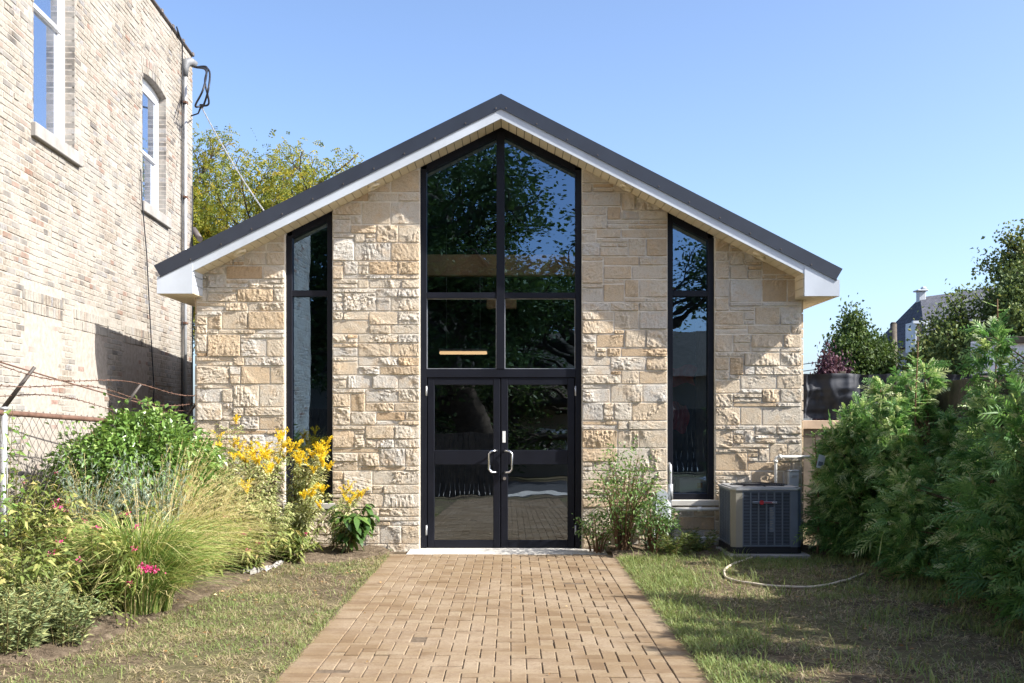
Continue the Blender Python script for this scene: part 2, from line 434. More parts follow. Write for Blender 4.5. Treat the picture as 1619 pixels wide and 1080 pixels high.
def ashlar(x0, x1, z0, z1, rng):
    """skyline packing of a rectangle with squared rubble"""
    cu, ru = 0.044, 0.0555
    n = max(1, round((x1 - x0) / cu)); cu = (x1 - x0) / n
    m = int(math.ceil((z1 - z0) / ru))
    H = np.zeros(n, int); out = []
    while H.min() < m:
        h = H.min(); a = int(np.argmin(H)); b = a
        while b < n and H[b] == h: b += 1
        gap = b - a
        hh = int(rng.choice([1, 2, 3, 4, 5], p=[.20, .30, .26, .17, .07]))
        hh = min(hh, m - h)
        lo, hi = {1: (5, 13), 2: (4, 12), 3: (4, 10), 4: (5, 10), 5: (6, 10)}[hh]
        w = int(rng.integers(lo, hi + 1))
        if gap - w < 3: w = gap
        if gap <= 4: w = gap
        if w > 13: w = w // 2
        if w >= 2 * hh and w < gap and rng.random() < .3: w = max(3, hh)
        # do not leave a flush line with the neighbours too often
        if a > 0 and H[a - 1] == h + hh and rng.random() < .7: hh = max(1, hh - 1) if hh > 1 else hh + 1
        hh = max(1, min(hh, m - h))
        if w == gap:                                  # close a narrow slot level with its lower neighbour
            nb = [H[k] - h for k in (a - 1, b) if 0 <= k < n and H[k] > h]
            if nb and min(nb) <= 5: hh = max(1, min(min(nb), m - h))
            elif gap < 6: hh = max(hh, min(3, m - h))
        out.append((x0 + a * cu, x0 + (a + w) * cu, z0 + h * ru, min(z1, z0 + (h + hh) * ru)))
        H[a:a + w] += hh
    return out

def stone_mesh(mb, rects, rng):
    J = 0.0055
    for k, (a, b, c, d) in enumerate(rects):
        a, b, c, d = a + J, b - J, c + J, d - J
        if b - a < .02 or d - c < .02: continue
        nx = max(4, int((b - a) / .012)); nz = max(4, int((d - c) / .012))
        # ease the rows nearest the edges
        ux = np.concatenate([[0], np.linspace(.006, b - a - .006, nx), [b - a]]); uz = np.concatenate([[0], np.linspace(.007, d - c - .007, nz), [d - c]])
        X, Z = np.meshgrid(a + ux, c + uz, indexing='ij')
        e = np.minimum(np.minimum(X - a, b - X), np.minimum(Z - c, d - Z))
        ctr = ((a + b) / 2, (c + d) / 2)
        rough = rng.uniform(.35, 1.15)
        h = np.full(X.shape, rng.uniform(.020, .032))
        for q in range(3):                            # tilted facets left by the pitching chisel
            gx, gz = rng.normal(0, .17 * rough), rng.normal(0, .17 * rough)
            ox, oz = rng.uniform(a, b), rng.uniform(c, d)
            h = np.minimum(h, (X - ox) * gx + (Z - oz) * gz + rng.uniform(.020, .036))
        s = int(rng.integers(1e6))
        ang = rng.uniform(0, math.pi); wx = (X * math.cos(ang) + Z * math.sin(ang)) * 2.2; wz = -X * math.sin(ang) + Z * math.cos(ang)
        rid = np.abs(vnoise(wx, wz, s, 9) - .5) * 2
        h = h + rough * ((rid - .5) * .006 + (vnoise(wx * 1.3, wz * .8, s + 1, 22) - .5) * .011 + (vnoise(X, Z, s + 2, 42) - .5) * .011 + rng.normal(0, .0014, X.shape))
        h = np.where(h < .012, .012 - (.012 - h) * .25, h); h = np.clip(h, .006, .05)
        ease = np.clip(e / .007, 0, 1) ** .4
        h = -.006 + (h + .006) * ease
        jit = rng.normal(0, .0016, X.shape) * (e < .001)
        V = np.stack([X + jit, -h, Z + rng.normal(0, .0016, X.shape) * (e < .001)], -1).reshape(-1, 3)
        n1, n2 = X.shape
        i, j = np.meshgrid(np.arange(n1 - 1), np.arange(n2 - 1), indexing='ij')
        o = (i * n2 + j).ravel()
        Q = np.stack([o, o + n2, o + n2 + 1, o + 1], 1)
        t = np.clip(rng.beta(1.6, 1.6), 0, 1)
        mb.add(V, Q, t, False)

def clip_rake(o, dz):
    bm = bmesh.new(); bm.from_mesh(o.data)
    for s, sl in ((-1, SL), (1, SR)):
        nrm = Vector((s * sl, 0, 1)).normalized()
        geom = bm.verts[:] + bm.edges[:] + bm.faces[:]
        bmesh.ops.bisect_plane(bm, geom=geom, dist=1e-5, plane_co=Vector((PXK, 0, ZPK - dz)), plane_no=nrm, clear_outer=True)
    bm.to_mesh(o.data); bm.free()

WX = [(-2.762, -2.185), (1.892, 2.469)]              # side windows
SILL = (0.56, 0.60)                                  # sill tops
CXW = (-1.12, 0.85)                                  # entrance opening
rs = np.random.default_rng(21)
for k, piers in enumerate((((XL, WX[0][0], -.05, 4.3), (WX[0][1], CXW[0], -.05, 5.0)), ((CXW[1], WX[1][0], -.05, 5.0), (WX[1][1], XR, -.05, 4.3)))):
    mb = MB()
    for (a, b, c, d) in piers: stone_mesh(mb, ashlar(a, b, c, d, rs), rs)
    (a, b), zt = WX[k], SILL[k]
    stone_mesh(mb, ashlar(a, b, -.05, zt - .075, rs), rs)
    clip_rake(mb.build('wall', M['stone'], bld), SOF - .02)
# mortar bed / backing
def zs(x): return roofz(x) - SOF + .02
for k, piers in enumerate((((XL, WX[0][0]), (WX[0][1], CXW[0])), ((CXW[1], WX[1][0]), (WX[1][1], XR)))):
    mb = MB()
    for (a, b) in piers: mb.poly([(a, -.1), (b, -.1), (b, zs(b)), (a, zs(a))], -.0, .28)
    (a, b), zt = WX[k], SILL[k]
    mb.poly([(a, -.1), (b, -.1), (b, zt - .075), (a, zt - .075)], .0005, .28)
    mb.build('mortar_bed', M['mortar'], bld)
# side and rear walls with stone-like courses
for x, s in ((XL, -1), (XR, 1)):
    mb = MB()
    z = 0.0; k = 0
    while z < 3.25:
        hgt = float(rs.choice([.12, .19, .25])); y = .0 + (k % 2) * -.12
        while y < YB - .3:
            w = rs.uniform(.25, .55); y1 = min(y + w, YB - .3)
            y0 = max(y, .001)
            if y1 - y0 > .06:
                mb.box(x if s > 0 else x - .022, x + .022 if s > 0 else x, y0 + .005, y1 - .005, z + .005, z + hgt - .005, rs.random(), .006)
            y = y1
        z += hgt; k += 1
    mb.build('side_stone', M['stone'], bld)
    mb = MB(); mb.box(min(x, x - s * .25), max(x, x - s * .25), .281, YB - .301, -.1, 3.3); mb.build('side_wall', M['mortar'], bld)
mb = MB()
mb.poly([(XL, -.1), (XR, -.1), (XR, zs(XR)), (PXK, zs(PXK)), (XL, zs(XL))], YB - .3, YB - .05)
mb.build('rear_wall', M['mortar'], bld)

# ---- roof
mb = MB()
def slope_slab(mb, x0, x1, dz0, dz1, y0, y1):
    """prism between two offsets below the roof skin, x0..x1 on one side of the ridge"""
    mb.poly([(x0, roofz(x0) - dz1), (x1, roofz(x1) - dz1), (x1, roofz(x1) - dz0), (x0, roofz(x0) - dz0)], y0, y1)
mb.poly([(EL + .075, roofz(EL) - TH_R + .037), (PXK, ZPK - TH_R), (PXK, ZPK), (EL, roofz(EL))], YF, YB)
mb.poly([(PXK, ZPK - TH_R), (ER - .075, roofz(ER) - TH_R + .038), (ER, roofz(ER)), (PXK, ZPK)], YF, YB)
roof = mb.build('roof', M['metal_roof'], bld)
mb = MB()                                            # standing seams
y = YF + .45
while y < YB - .1:
    for s in (-1, 1):
        xe = EL + .02 if s < 0 else ER - .02
        mb.add([(xe, y, roofz(xe)), (PXK, y, ZPK), (PXK, y + .03, ZPK), (xe, y + .03, roofz(xe)),
                (xe, y, roofz(xe) + .03), (PXK, y, ZPK + .03), (PXK, y + .03, ZPK + .03), (xe, y + .03, roofz(xe) + .03)],
               [(4, 5, 6, 7), (0, 1, 5, 4), (2, 3, 7, 6), (0, 4, 7, 3)])
    y += .45
mb.build('seam', M['metal_roof'], roof)
fas = MB()
for (x0, x1) in ((EL + .045, PXK), (PXK, ER - .045)):
    slope_slab(fas, x0, x1, TH_R - .004, SOF, YF + .012, YF + .035)
fas = fas.build('fascia', M['white_metal'], bld)
mb = MB()                                            # bent lip and clips along the drip edge
for (x0, x1) in ((EL + .07, PXK - .002), (PXK + .002, ER - .07)):
    slope_slab(mb, x0, x1, TH_R - .006, TH_R + .012, YF - .006, YF + .014)
mb.build('drip_edge', M['metal_roof'], fas)
n = 0
mb = MB()
for s, xe in ((-1, EL), (1, ER)):
    x = PXK + s * .06
    while abs(x - PXK) < abs(xe - PXK) - .1:
        z = roofz(x) - TH_R + .022
        mb = MB(); mb.box(x - .007, x + .007, YF - .010, YF - .001, z - .010, z + .010, .5, .003); mb.build('clip', M['wire'], roof)
        x += s * .36
# soffit: cream boards, closed between the fascia and the wall
mb = MB()
for s in (-1, 1):
    xa = PXK; sl = SL if s < 0 else SR
    step = .104 * math.cos(math.atan(sl))
    xe = (XL + .045) if s < 0 else (XR - .05)
    x = xa
    k = 0
    while (x > xe) if s < 0 else (x < xe):
        x2 = x + s * step
        if s < 0: x2 = max(x2, xe)
        else: x2 = min(x2, xe)
        a, b = sorted((x + s * .004, x2 - s * .004))
        if b - a > .004:
            mb.poly([(a, roofz(a) - SOF + .004), (b, roofz(b) - SOF + .004), (b, roofz(b) - SOF + .02), (a, roofz(a) - SOF + .02)], YF + .035, -.0)
        x = x2; k += 1
    lo, hi = sorted((xa, xe))
    bk = MB(); bk.poly([(lo, roofz(lo) - SOF + .022), (hi, roofz(hi) - SOF + .022), (hi, roofz(hi) - SOF + .04), (lo, roofz(lo) - SOF + .04)], YF + .035, .0); bk.build('soffit_groove_shade', M['joint'], bld)  # dark sheet behind the boards, painting the shadow in their grooves
mb.build('soffit', M['cream'], bld)
# boxed eave returns
for s, xo, xi, zb in ((-1, -4.19, -3.772, 3.062), (1, 3.866, 3.452, 3.032)):
    a, b = sorted((xo, xi))
    za, zb2 = roofz(a) - TH_R + .01, roofz(b) - TH_R + .01
    mb = MB()
    mb.poly([(a, zb), (b, zb), (b, zb2), (a, za)], YF + .006, YF + .024)
    er = mb.build('eave_return', M['white_metal'], bld)
    mb = MB()                                        # little boards closing the inner side of the box
    zt = roofz(xi) - SOF + .03; z = zb + .002
    while z < zt - .01:
        z2 = min(z + .104, zt)
        mb.box(xi - .012, xi + .012, YF + .025, -.002, z + .002, z2 - .002, .5, .003)
        z = z2
    mb.build('return_board', M['white_metal'] if s < 0 else M['cream'], er)
    mb = MB()
    xw = XL if s < 0 else XR
    mb.box(xo, xi + (-.012 if s > 0 else .012), YF + .025, -.03, zb - .002, zb + .012)
    mb.box(xo, xw, -.03, YB - .05, zb - .002, zb + .012)
    for k in range(5):
        x = xo + (xw - xo) * (k + .5) / 5
        mb.box(x - .004, x + .004, YF + .03, YB - .06, zb - .0045, zb - .0021)
    mb.build('eave_soffit', M['cream'], er)
    mb = MB()
    mb.box(xo - .004 if s < 0 else xo - .012, xo + .012 if s < 0 else xo + .004, YF + .0245, YB - .04, zb + .0, roofz(xo) - TH_R + .02)
    mb.build('eave_fascia', M['white_metal'], er)
# soffit lights
for px, py in ((590, 288), (378, 393), (990, 290), (1201, 395)):
    x = (px - CX) / 132.0; sl = SL if x < PXK else -SR
    z = roofz(x) - SOF
    L = empty('soffit_light', (x, -.19, z + .002)); L.parent = bld
    L.rotation_euler = (0, -math.atan(sl), 0)
    a = np.linspace(0, 2 * math.pi, 21)[:-1]
    mb = MB(); 
    for r0, r1, z0, z1 in ((.085, .078, 0, -.026), (.078, .052, -.026, -.024), (.052, .044, -.024, .0)):
        V = np.concatenate([np.stack([r0 * np.cos(a), r0 * np.sin(a), a * 0 + z0], 1), np.stack([r1 * np.cos(a), r1 * np.sin(a), a * 0 + z1], 1)])
        k = np.arange(20); mb.add(V, np.stack([k, (k + 1) % 20, 20 + (k + 1) % 20, 20 + k], 1), .5, True)
    mb.build('trim_ring', M['cream'], L)
    mb = MB(); V = np.stack([.041 * np.cos(a), .041 * np.sin(a), a * 0 - .0012], 1)
    mb.f.setdefault((20, False), []).append(np.arange(20)[None]); mb.v.append(V); mb.t.append(np.full(20, .5)); mb.n += 20
    mb.build('lens', M['grey_paint'], L)

# ---- glazing
YW = 0.055                                           # outer face of the frames
def bar(mb, x0, x1, z0, z1, y0=YW, y1=YW + .11, bev=.004): mb.box(x0, x1, y0, y1, z0, z1, .5, bev)
def raked_head(mb, x0, x1, drop, th, y0=YW + .0013, y1=YW + .1087):
    mb.poly([(x0, zs(x0) - drop - th), (x1, zs(x1) - drop - th), (x1, zs(x1) - drop), (x0, zs(x0) - drop)], y0, y1)
def pane(name, pts, parent, y=YW + .06, tilt=0.0, mat='glass_blue'):
    n = len(pts)
    xs = [p[0] for p in pts]; zz = [p[1] for p in pts]
    cx, cz = sum(xs) / n, sum(zz) / n
    mb = MB()
    mb.add([(p[0] - cx, 0, p[1] - cz) for p in pts], [list(range(n))])
    o = mb.build(name, M[mat], parent, (cx, y, cz))
    o.rotation_euler = (tilt, 0, 0)
    return o
def fz(py): return CH + (HZ - py) / 130.0
for (a, b), zt, kind in zip(WX, SILL, (0, 1)):
    mb = MB(); fw = .075
    bar(mb, a, a + fw, zt, zs(a) - .02); bar(mb, b - fw, b, zt, zs(b) - .02)
    bar(mb, a + fw, b - fw, zt, zt + .07, YW + .002)
    tz = fz(462)
    bar(mb, a + fw, b - fw, tz - .045, tz + .03, YW + .003)
    raked_head(mb, a + fw, b - fw, -.02, .11)
    w = mb.build('side_window', M['alum'], bld)
    pane('pane', [(a + fw, zt + .07), (b - fw, zt + .07), (b - fw, tz - .045), (a + fw, tz - .045)], w, tilt=math.radians(.2))
    pane('pane', [(a + fw, tz + .03), (b - fw, tz + .03), (b - fw, zs(b - fw) - .09), (a + fw, zs(a + fw) - .09)], w)
    mb = MB(); mb.box(a - .02, b + .05, -.05, YW - .001, zt - .072, zt - .004, .5, .006); mb.build('sill', M['pale_concrete'], w)
a, b = CXW
mb = MB(); fw = .075
mxl, mxr = -.19, -.09                                # centre mullion
bar(mb, a, a + fw, 0.0, zs(a) - .02); bar(mb, b - fw, b, 0.0, zs(b) - .02)
T1, T2 = fz(466), fz(590)
bar(mb, mxl, mxr, T2 + .055, zs(mxl) - .03, YW - .006)
raked_head(mb, a + fw, PXK, -.02, .115); raked_head(mb, PXK, b - fw, -.02, .115)
for (p, q) in ((a + fw, mxl), (mxr, b - fw)):
    bar(mb, p, q, T1 - .035, T1 + .035, YW + .002)
bar(mb, a + fw, b - fw, T2 - .05, T2 + .055, YW + .001)
ent = mb.build('entrance_window', M['alum'], bld)
for (p, q, s) in ((a + fw, mxl, -1), (mxr, b - fw, 1)):
    pane('pane', [(p, T2 + .055), (q, T2 + .055), (q, T1 - .035), (p, T1 - .035)], ent, tilt=math.radians(.1 * s))
    pane('pane', [(p, T1 + .035), (q, T1 + .035), (q, zs(q) - .095), (p, zs(p) - .095)], ent, tilt=math.radians(-.06 * s))
    mb = MB()                                        # pale glazing gasket
    for (u0, u1, v0, v1) in ((p, p + .008, T2 + .063, T1 - .043), (q - .008, q, T2 + .063, T1 - .043), (p, q, T2 + .055, T2 + .063), (p, q, T1 - .043, T1 - .035)):
        mb.box(u0, u1, YW + .05, YW + .058, v0, v1)
    mb.build('gasket', M['galv'], ent)
for (p, q, s) in ((a + .085, -.145, -1), (-.135, b - .085, 1)):
    dt = T2 - .055; st = .085
    mb = MB(); y0, y1 = YW + .012, YW + .062
    mb.box(p, p + st, y0, y1, .005, dt, .5, .005); mb.box(q - st, q, y0, y1, .005, dt, .5, .005)
    for (z0, z1) in ((.005, .095), (fz(735), fz(712)), (dt - .085, dt)):
        mb.box(p + st, q - st, y0 + .002, y1 - .002, z0, z1, .5, .004)
    d = mb.build('door', M['alum'], bld)
    pane('pane', [(p + st, .10), (q - st, .10), (q - st, fz(735)), (p + st, fz(735))], d, YW + .04, math.radians(-.95), 'glass')
    pane('pane', [(p + st, fz(712)), (q - st, fz(712)), (q - st, dt - .085), (p + st, dt - .085)], d, YW + .04, math.radians(-.95), 'glass')
    mb = MB(); hx0 = q - .04 if s < 0 else p + .04; out = -.095 * 1 if s < 0 else .095
    zt_, zb_ = fz(713), fz(747)
    pts = [(hx0, y0 + .005, zt_), (hx0 + out * .25, y0 - .05, zt_), (hx0 + out * .7, y0 - .058, zt_ - .004), (hx0 + out, y0 - .06, zt_ - .035),
           (hx0 + out, y0 - .06, zb_ + .035), (hx0 + out * .7, y0 - .058, zb_ + .004), (hx0 + out * .25, y0 - .05, zb_), (hx0, y0 + .005, zb_)]
    mb.tube(pts, .0125, 10); mb.build('handle', M['steel'], d)
    for z in (dt - .16, .22):
        hx = p - .012 if s < 0 else q + .012
        mb = MB(); mb.tube([(hx, y0 - .006, z - .06), (hx, y0 - .006, z + .06)], .011, 8); mb.build('hinge', M['galv'], d)
    if s > 0:
        mb = MB(); mb.box(p + .018, p + .056, y0 - .003, y0 + .001, fz(700), fz(682), .5, .001); mb.build('notice_plate', M['box_white'], d)
        mb = MB(); mb.tube([(p + .043, y0 + .004, fz(757)), (p + .043, y0 - .012, fz(757))], .020, 14); mb.build('lock', M['steel'], d)
mb = MB(); mb.box(-1.24, 1.12, -.50, YW + .11, -.08, .001, .5, .004); mb.build('threshold', M['pale_concrete'], bld)

# ---- interior, seen dimly through the glass
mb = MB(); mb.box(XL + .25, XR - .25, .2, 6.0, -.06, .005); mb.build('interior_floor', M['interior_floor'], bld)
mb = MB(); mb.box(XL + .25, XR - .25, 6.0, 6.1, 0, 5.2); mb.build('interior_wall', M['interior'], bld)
mb = MB(); mb.box(-1.5, 1.35, .55, .70, 3.40, 3.67, .5, .01); mb.build('interior_beam', M['beam'], bld)
mb = MB(); mb.box(-.33, .06, .9, 1.0, 3.02, 3.18, .5, .01); mb.build('interior_sign_box', M['beam'], bld)
t = NT('lamp_glow'); e = t.n('ShaderNodeEmission'); e.inputs[0].default_value = (1, .66, .34, 1); e.inputs[1].default_value = .75
M['glow'] = t.done(e)
il = empty('interior_lamp', (0, 0, 0)); il.parent = bld
x0, x1 = (695 - CX) * 15.4 / F, (770 - CX) * 15.4 / F; zc = CH + (HZ - 558) * 15.4 / F
mb = MB(); mb.box(x0, x1, 2.47, 2.53, zc - .022, zc + .022, .5, .01); mb.build('lamp_tube', M['glow'], il)
mb = MB(); mb.box(x0 - .01, x1 + .01, 2.46, 2.54, zc + .024, zc + .06, .5, .006)
for x in (x0 + .1, x1 - .1): mb.tube([(x, 2.5, zc + .06), (x, 2.5, 4.6)], .006, 6)
mb.build('lamp_housing', M['galv'], il)

# things standing inside the right-hand window
bx = empty('white_box', (2.28, .42, .67), .05, 'white card box with a small square hole behind the right window', 'box')
mb = MB(); mb.box(-.20, .145, -.13, .13, 0, .16, .5, .004); mb.box(-.21, .15, -.135, .135, .16, .172, .5, .004); mb.build('carton', M['box_white'], bx)
mb = MB(); mb.box(.02, .085, -.1335, -.1305, .05, .115); mb.build('label_patch', M['beam'], bx)
st_ = empty('window_stool', (2.2, .42, 0), 0, 'dark low cabinet under the white box inside the right window', 'cabinet')
mb = MB(); mb.box(-.27, .24, -.2, .25, .06, .665, .5, .006); mb.build('cabinet_body', M['black'], st_)
for x in (-.24, .21):
    for y in (-.17, .22): mb = MB(); mb.box(x - .02, x + .02, y - .02, y + .02, 0.005, .06); mb.build('foot', M['black'], st_)
def drape(name, x0, x1, z0, z1, y, label, seed):
    r = np.random.default_rng(seed); nx, nz = 16, 14
    u, v = np.meshgrid(np.linspace(0, 1, nx), np.linspace(0, 1, nz), indexing='ij')
    X = x0 + (x1 - x0) * u + .03 * np.sin(v * 5 + seed); Z = z0 + (z1 - z0) * v + .03 * np.sin(u * 7 + seed)
    Y = y + .035 * np.sin(u * 17 + v * 2) + .02 * vnoise(u, v, seed, 6)
    V = np.stack([X, Y, Z], -1).reshape(-1, 3); V2 = V + np.array([0, .008, 0])
    i, j = np.meshgrid(np.arange(nx - 1), np.arange(nz - 1), indexing='ij'); o = (i * nz + j).ravel()
    mb = MB(); q = np.stack([o, o + nz, o + nz + 1, o + 1], 1)
    mb.add(V, q, .5, True); mb.add(V2, q[:, ::-1], .5, True)
    return tag(mb.build(name, M['red'], None), label, 'banner')
drape('red_drape', 1.98, 2.36, 2.02, 2.26, .75, 'red folded banner hanging high inside the right window', 3)
drape('red_drape', 2.0, 2.24, 1.42, 1.78, .65, 'small red cloth hanging lower down inside the right window', 5)
drape('red_drape', 1.97, 2.06, 3.2, 3.62, .6, 'narrow red cloth hanging in the upper pane of the right window', 8)

# ================================================================== THE BRICK BUILDING
WA = math.atan(.0555)
bb = empty('brick_building', (-5.026, 0, 0), WA, 'tall pale common brick building filling the left edge with white sash windows', 'building')
Y0, Y1, WT = -10.3, 4.62, 7.55
wins = [(-2.02, -.84, 4.62, 7.2), (1.80, 3.0, 4.60, 6.38)]
rb = np.random.default_rng(5)
CH_, BL, JN = .0665, .195, .009
INF = [(-2.28, -1.23, -1, 2.66), (-.84, .30, -1, 2.60), (1.0, 2.05, -1, 2.58), (-6.4, -5.2, -1, 2.66)]   # bricked-up openings
def arch_z(w, y):                                    # segmental head
    a, b, z0, z1 = w
    c = (a + b) / 2; half = (b - a) / 2; rise = .065
    R = (half ** 2 + rise ** 2) / (2 * rise)
    return z1 - (R - rise) + math.sqrt(max(R * R - (y - c) ** 2, 0))
mb = MB()
nco = int(WT / CH_)
for k in range(nco):
    z0 = k * CH_; z1 = z0 + CH_; zc = (z0 + z1) / 2
    header = (k % 6 == 5)
    L = .10 if header else BL
    y = Y0 - rb.random() * .01 - (0 if (k % 2 == 0) else L / 2 + .002)
    while y < Y1:
        ya, yb = max(y, Y0), min(y + L + rb.normal(0, .006), Y1)
        y = y + L + JN
        if yb - ya < .03: continue
        yc = (ya + yb) / 2
        # openings and their arches
        segs_ = [(ya, yb)]
        for w in wins:
            if z1 > w[2] - .01 and z0 < w[3] + .42 and yb > w[0] - .01 and ya < w[1] + .01:
                if zc < arch_z(w, min(max(yc, w[0]), w[1])) + .215 and w[0] < yc < w[1]: segs_ = []
                elif zc < w[3] - .03 :
                    if ya < w[0]: segs_ = [(ya, w[0])]
                    elif yb > w[1]: segs_ = [(w[1], yb)]
        tint = .16 + .62 * rb.beta(1.5, 1.5)
        q = rb.random()
        if q < .20: tint = rb.uniform(0.02, .16)
        elif q < .27: tint = rb.uniform(.82, .86)
        inf = False
        for f in INF:
            if f[0] < yc < f[1] and zc < f[3]: tint = rb.uniform(.88, 1.0); inf = True
            elif f[0] - .03 < yc < f[1] + .03 and f[3] <= zc < f[3] + .33: segs_ = []
        for (a, b) in segs_:
            if b - a < .02: continue
            pr = rb.normal(-.004, .0024) + (-.008 if inf else 0)
            mb.box(-.03, .008 + pr, a, b, z0 + .006 + rb.normal(0, .002), z1 - .006 + rb.normal(0, .002), tint, .004)
for f in INF:                                        # rowlock lintels over the bricked-up openings
    y = f[0] - .02
    while y < f[1] + .02:
        for zz in (f[3] + .006, f[3] + .116 + .01):
            mb.box(-.03, .008 + rb.normal(0, .002), y, y + .058, zz, zz + .108, np.clip(rb.normal(.4, .25), 0, .8), .0035)
        y += .068
for w in wins:                                       # two rings of voussoirs
    a, b, z0, z1 = w
    c = (a + b) / 2; half = (b - a) / 2; rise = .065
    R = (half ** 2 + rise ** 2) / (2 * rise); zc = z1 - (R - rise)
    th = math.asin(half / R) * 1.02
    for ring in range(2):
        r0 = R + .004 + ring * .108; r1 = r0 + .102
        n = int(2 * th * r0 / .068)
        for k in range(n):
            t0 = -th + 2 * th * (k + .07) / n; t1 = -th + 2 * th * (k + .93) / n
            P = [(c + r * math.sin(t), zc + r * math.cos(t)) for r, t in ((r0, t0), (r0, t1), (r1, t1), (r1, t0))]
            x1 = .009 + rb.normal(0, .002)
            V = [(-.11, p[0], p[1]) for p in P] + [(x1, p[0], p[1]) for p in P]
            mb.add(V, [(4, 5, 6, 7), (0, 1, 5, 4), (1, 2, 6, 5), (2, 3, 7, 6), (3, 0, 4, 7)], np.clip(rb.normal(.35, .3), 0, .9))
    for side, ya in ((0, a), (1, b)):                # the brick reveals
        z = z0
        while z < z1 - .01:
            y_0, y_1 = (ya - .02, ya + .0005) if side == 0 else (ya - .0005, ya + .02)
            mb.box(-.118, .004, y_0, y_1, z + .005, min(z + CH_ - .005, z1), rb.choice([.0, .03, .06, .0, .12, .2]), .003)
            z += CH_
mb.build('wall', M['brick'], bb)
mb = MB()                                            # mortar bed with the window openings left out
ys = sorted([Y0, Y1] + [v for w in wins for v in w[:2]])
for y0, y1 in zip(ys[:-1], ys[1:]):
    w = next((w for w in wins if abs(w[0] - y0) < 1e-6), None)
    if w is None: mb.box(-.35, -.0005, y0, y1, -.1, WT)
    else:
        mb.box(-.35, -.0005, y0, y1, -.1, w[2]); 
        ya = np.linspace(y0, y1, 13)
        for q in range(12):
            zA, zB = arch_z(w, ya[q]), arch_z(w, ya[q + 1])
            V = [(x, yy, zz) for x in (-.35, -.0002) for yy, zz in ((ya[q], zA), (ya[q + 1], zB), (ya[q + 1], WT), (ya[q], WT))]
            mb.add(V, [(4, 5, 6, 7), (0, 3, 2, 1), (0, 1, 5, 4), (2, 3, 7, 6)])
mb.box(-9.0, -.35, Y1 - .02, Y1, -.1, WT - .05); mb.box(-9.0, -.35, Y0, Y0 + .02, -.1, WT - .05); mb.box(-9.0, -8.98, Y0 + .02, Y1 - .02, -.1, WT - .05)
mb.box(-8.98, -.35, Y0 + .02, Y1 - .02, WT - .3, WT - .25)
mb.build('mortar_bed', M['bmortar'], bb)
cp = MB()
y = Y0
while y < Y1 - .05:                                  # clay coping tiles with raised joints
    cp.box(-.37, .035, y + .004, min(y + .60, Y1 + .03), WT, WT + .045, .5, .012)
    cp.box(-.38, .05, min(y + .60, Y1 + .03) - .035, min(y + .60, Y1 + .03) + .02, WT - .006, WT + .062, .5, .012)
    y += .62
M['coping'] = plain('dark_clay_coping', (.10, .085, .08), .55, 0, .3, 6)
cp.build('coping', M['coping'], bb)
for w in wins:
    a, b, z0, z1 = w
    mb = MB(); xo, xi = -.105, -.19
    n = 12; ya = np.linspace(a, b, n + 1)
    mb.box(xi, xo, a, a + .065, z0, z1 - .005, .5, .004); mb.box(xi, xo, b - .065, b, z0, z1 - .005, .5, .004); mb.box(xi, xo, a + .065, b - .065, z0, z0 + .06, .5, .004)
    for q in range(n):                               # arched white head
        zA, zB = arch_z(w, ya[q]), arch_z(w, ya[q + 1])
        V = [(x, yy, zz) for x in (xi, xo + .002) for yy, zz in ((ya[q], z1 - .075), (ya[q + 1], z1 - .075), (ya[q + 1], zB), (ya[q], zA))]
        mb.add(V, [(4, 5, 6, 7), (0, 3, 2, 1), (0, 1, 5, 4), (2, 3, 7, 6)])
    win = mb.build('sash_window', M['vinyl_white'], bb)
    zm = 5.39 if z1 < 7 else 5.95
    for (q0, q1, x0, x1) in ((z0 + .062, zm + .02, -.175, -.135), (zm - .02, z1 - .078, -.150, -.112)):
        mb = MB(); p, r = a + .068, b - .068
        mb.box(x0, x1, p, p + .045, q0, q1, .5, .004); mb.box(x0, x1, r - .045, r, q0, q1, .5, .004)
        mb.box(x0, x1, p + .045, r - .045, q0, q0 + .045, .5, .004); mb.box(x0, x1, p + .045, r - .045, q1 - .045, q1, .5, .004)
        sash = mb.build('sash', M['vinyl_white'], win)
        mb = MB(); xp = (x0 + x1) / 2
        mb.add([(xp, p + .045, q0 + .045), (xp, r - .045, q0 + .045), (xp, r - .045, q1 - .045), (xp, p + .045, q1 - .045)], [(0, 1, 2, 3)])
        pn = mb.build('pane', M['pane'], win)
    mb = MB(); mb.box(-.11, .055, a - .07, b + .13, z0 - .148, z0 - .001, .5, .008); mb.build('sill', M['concrete'], win)
# electric service mast
mast = empty('service_mast', (0, 0, 0)); mast.parent = bb
ym = 3.93; xm = .055
mb = MB(); mb.tube([(xm, ym, .05), (xm, ym, 7.08)], .031, 12); mb.build('pipe', M['galv'], mast)
mb = MB()
mb.tube([(xm, ym, 7.02), (xm, ym, 7.16), (xm + .01, ym + .02, 7.24), (xm + .07, ym + .09, 7.28), (xm + .13, ym + .15, 7.25)], [.045, .06, .075, .07, .055], 12); mb.build('weatherhead', M['head_grey'], mast)
for z in (1.2, 3.1, 5.1, 6.6):
    mb = MB(); mb.box(-.002, xm + .036, ym - .06, ym + .06, z - .018, z + .018, .5, .004); mb.build('strap', M['rust'], mast)
mb = MB(); mb.tube([(.03, ym - .09, .3), (.028, ym - .088, 3.5), (.03, ym - .085, 6.9), (.04, ym - .12, 7.5), (.05, ym - .5, 7.62)], .012, 6)
mb.build('wall_cable', M['black_rubber'], mast)
mb = MB(); y2 = 1.9
mb.tube([(.03, 1.62, 5.0), (.035, 1.66, 4.6), (.03, 1.9, 3.9), (.04, 2.05, 2.9), (.05, 2.2, 2.0), (.06, 2.02, 1.3), (.05, 1.9, 1.2)], .008, 6)
mb.build('loose_cable', M['black_rubber'], bb)
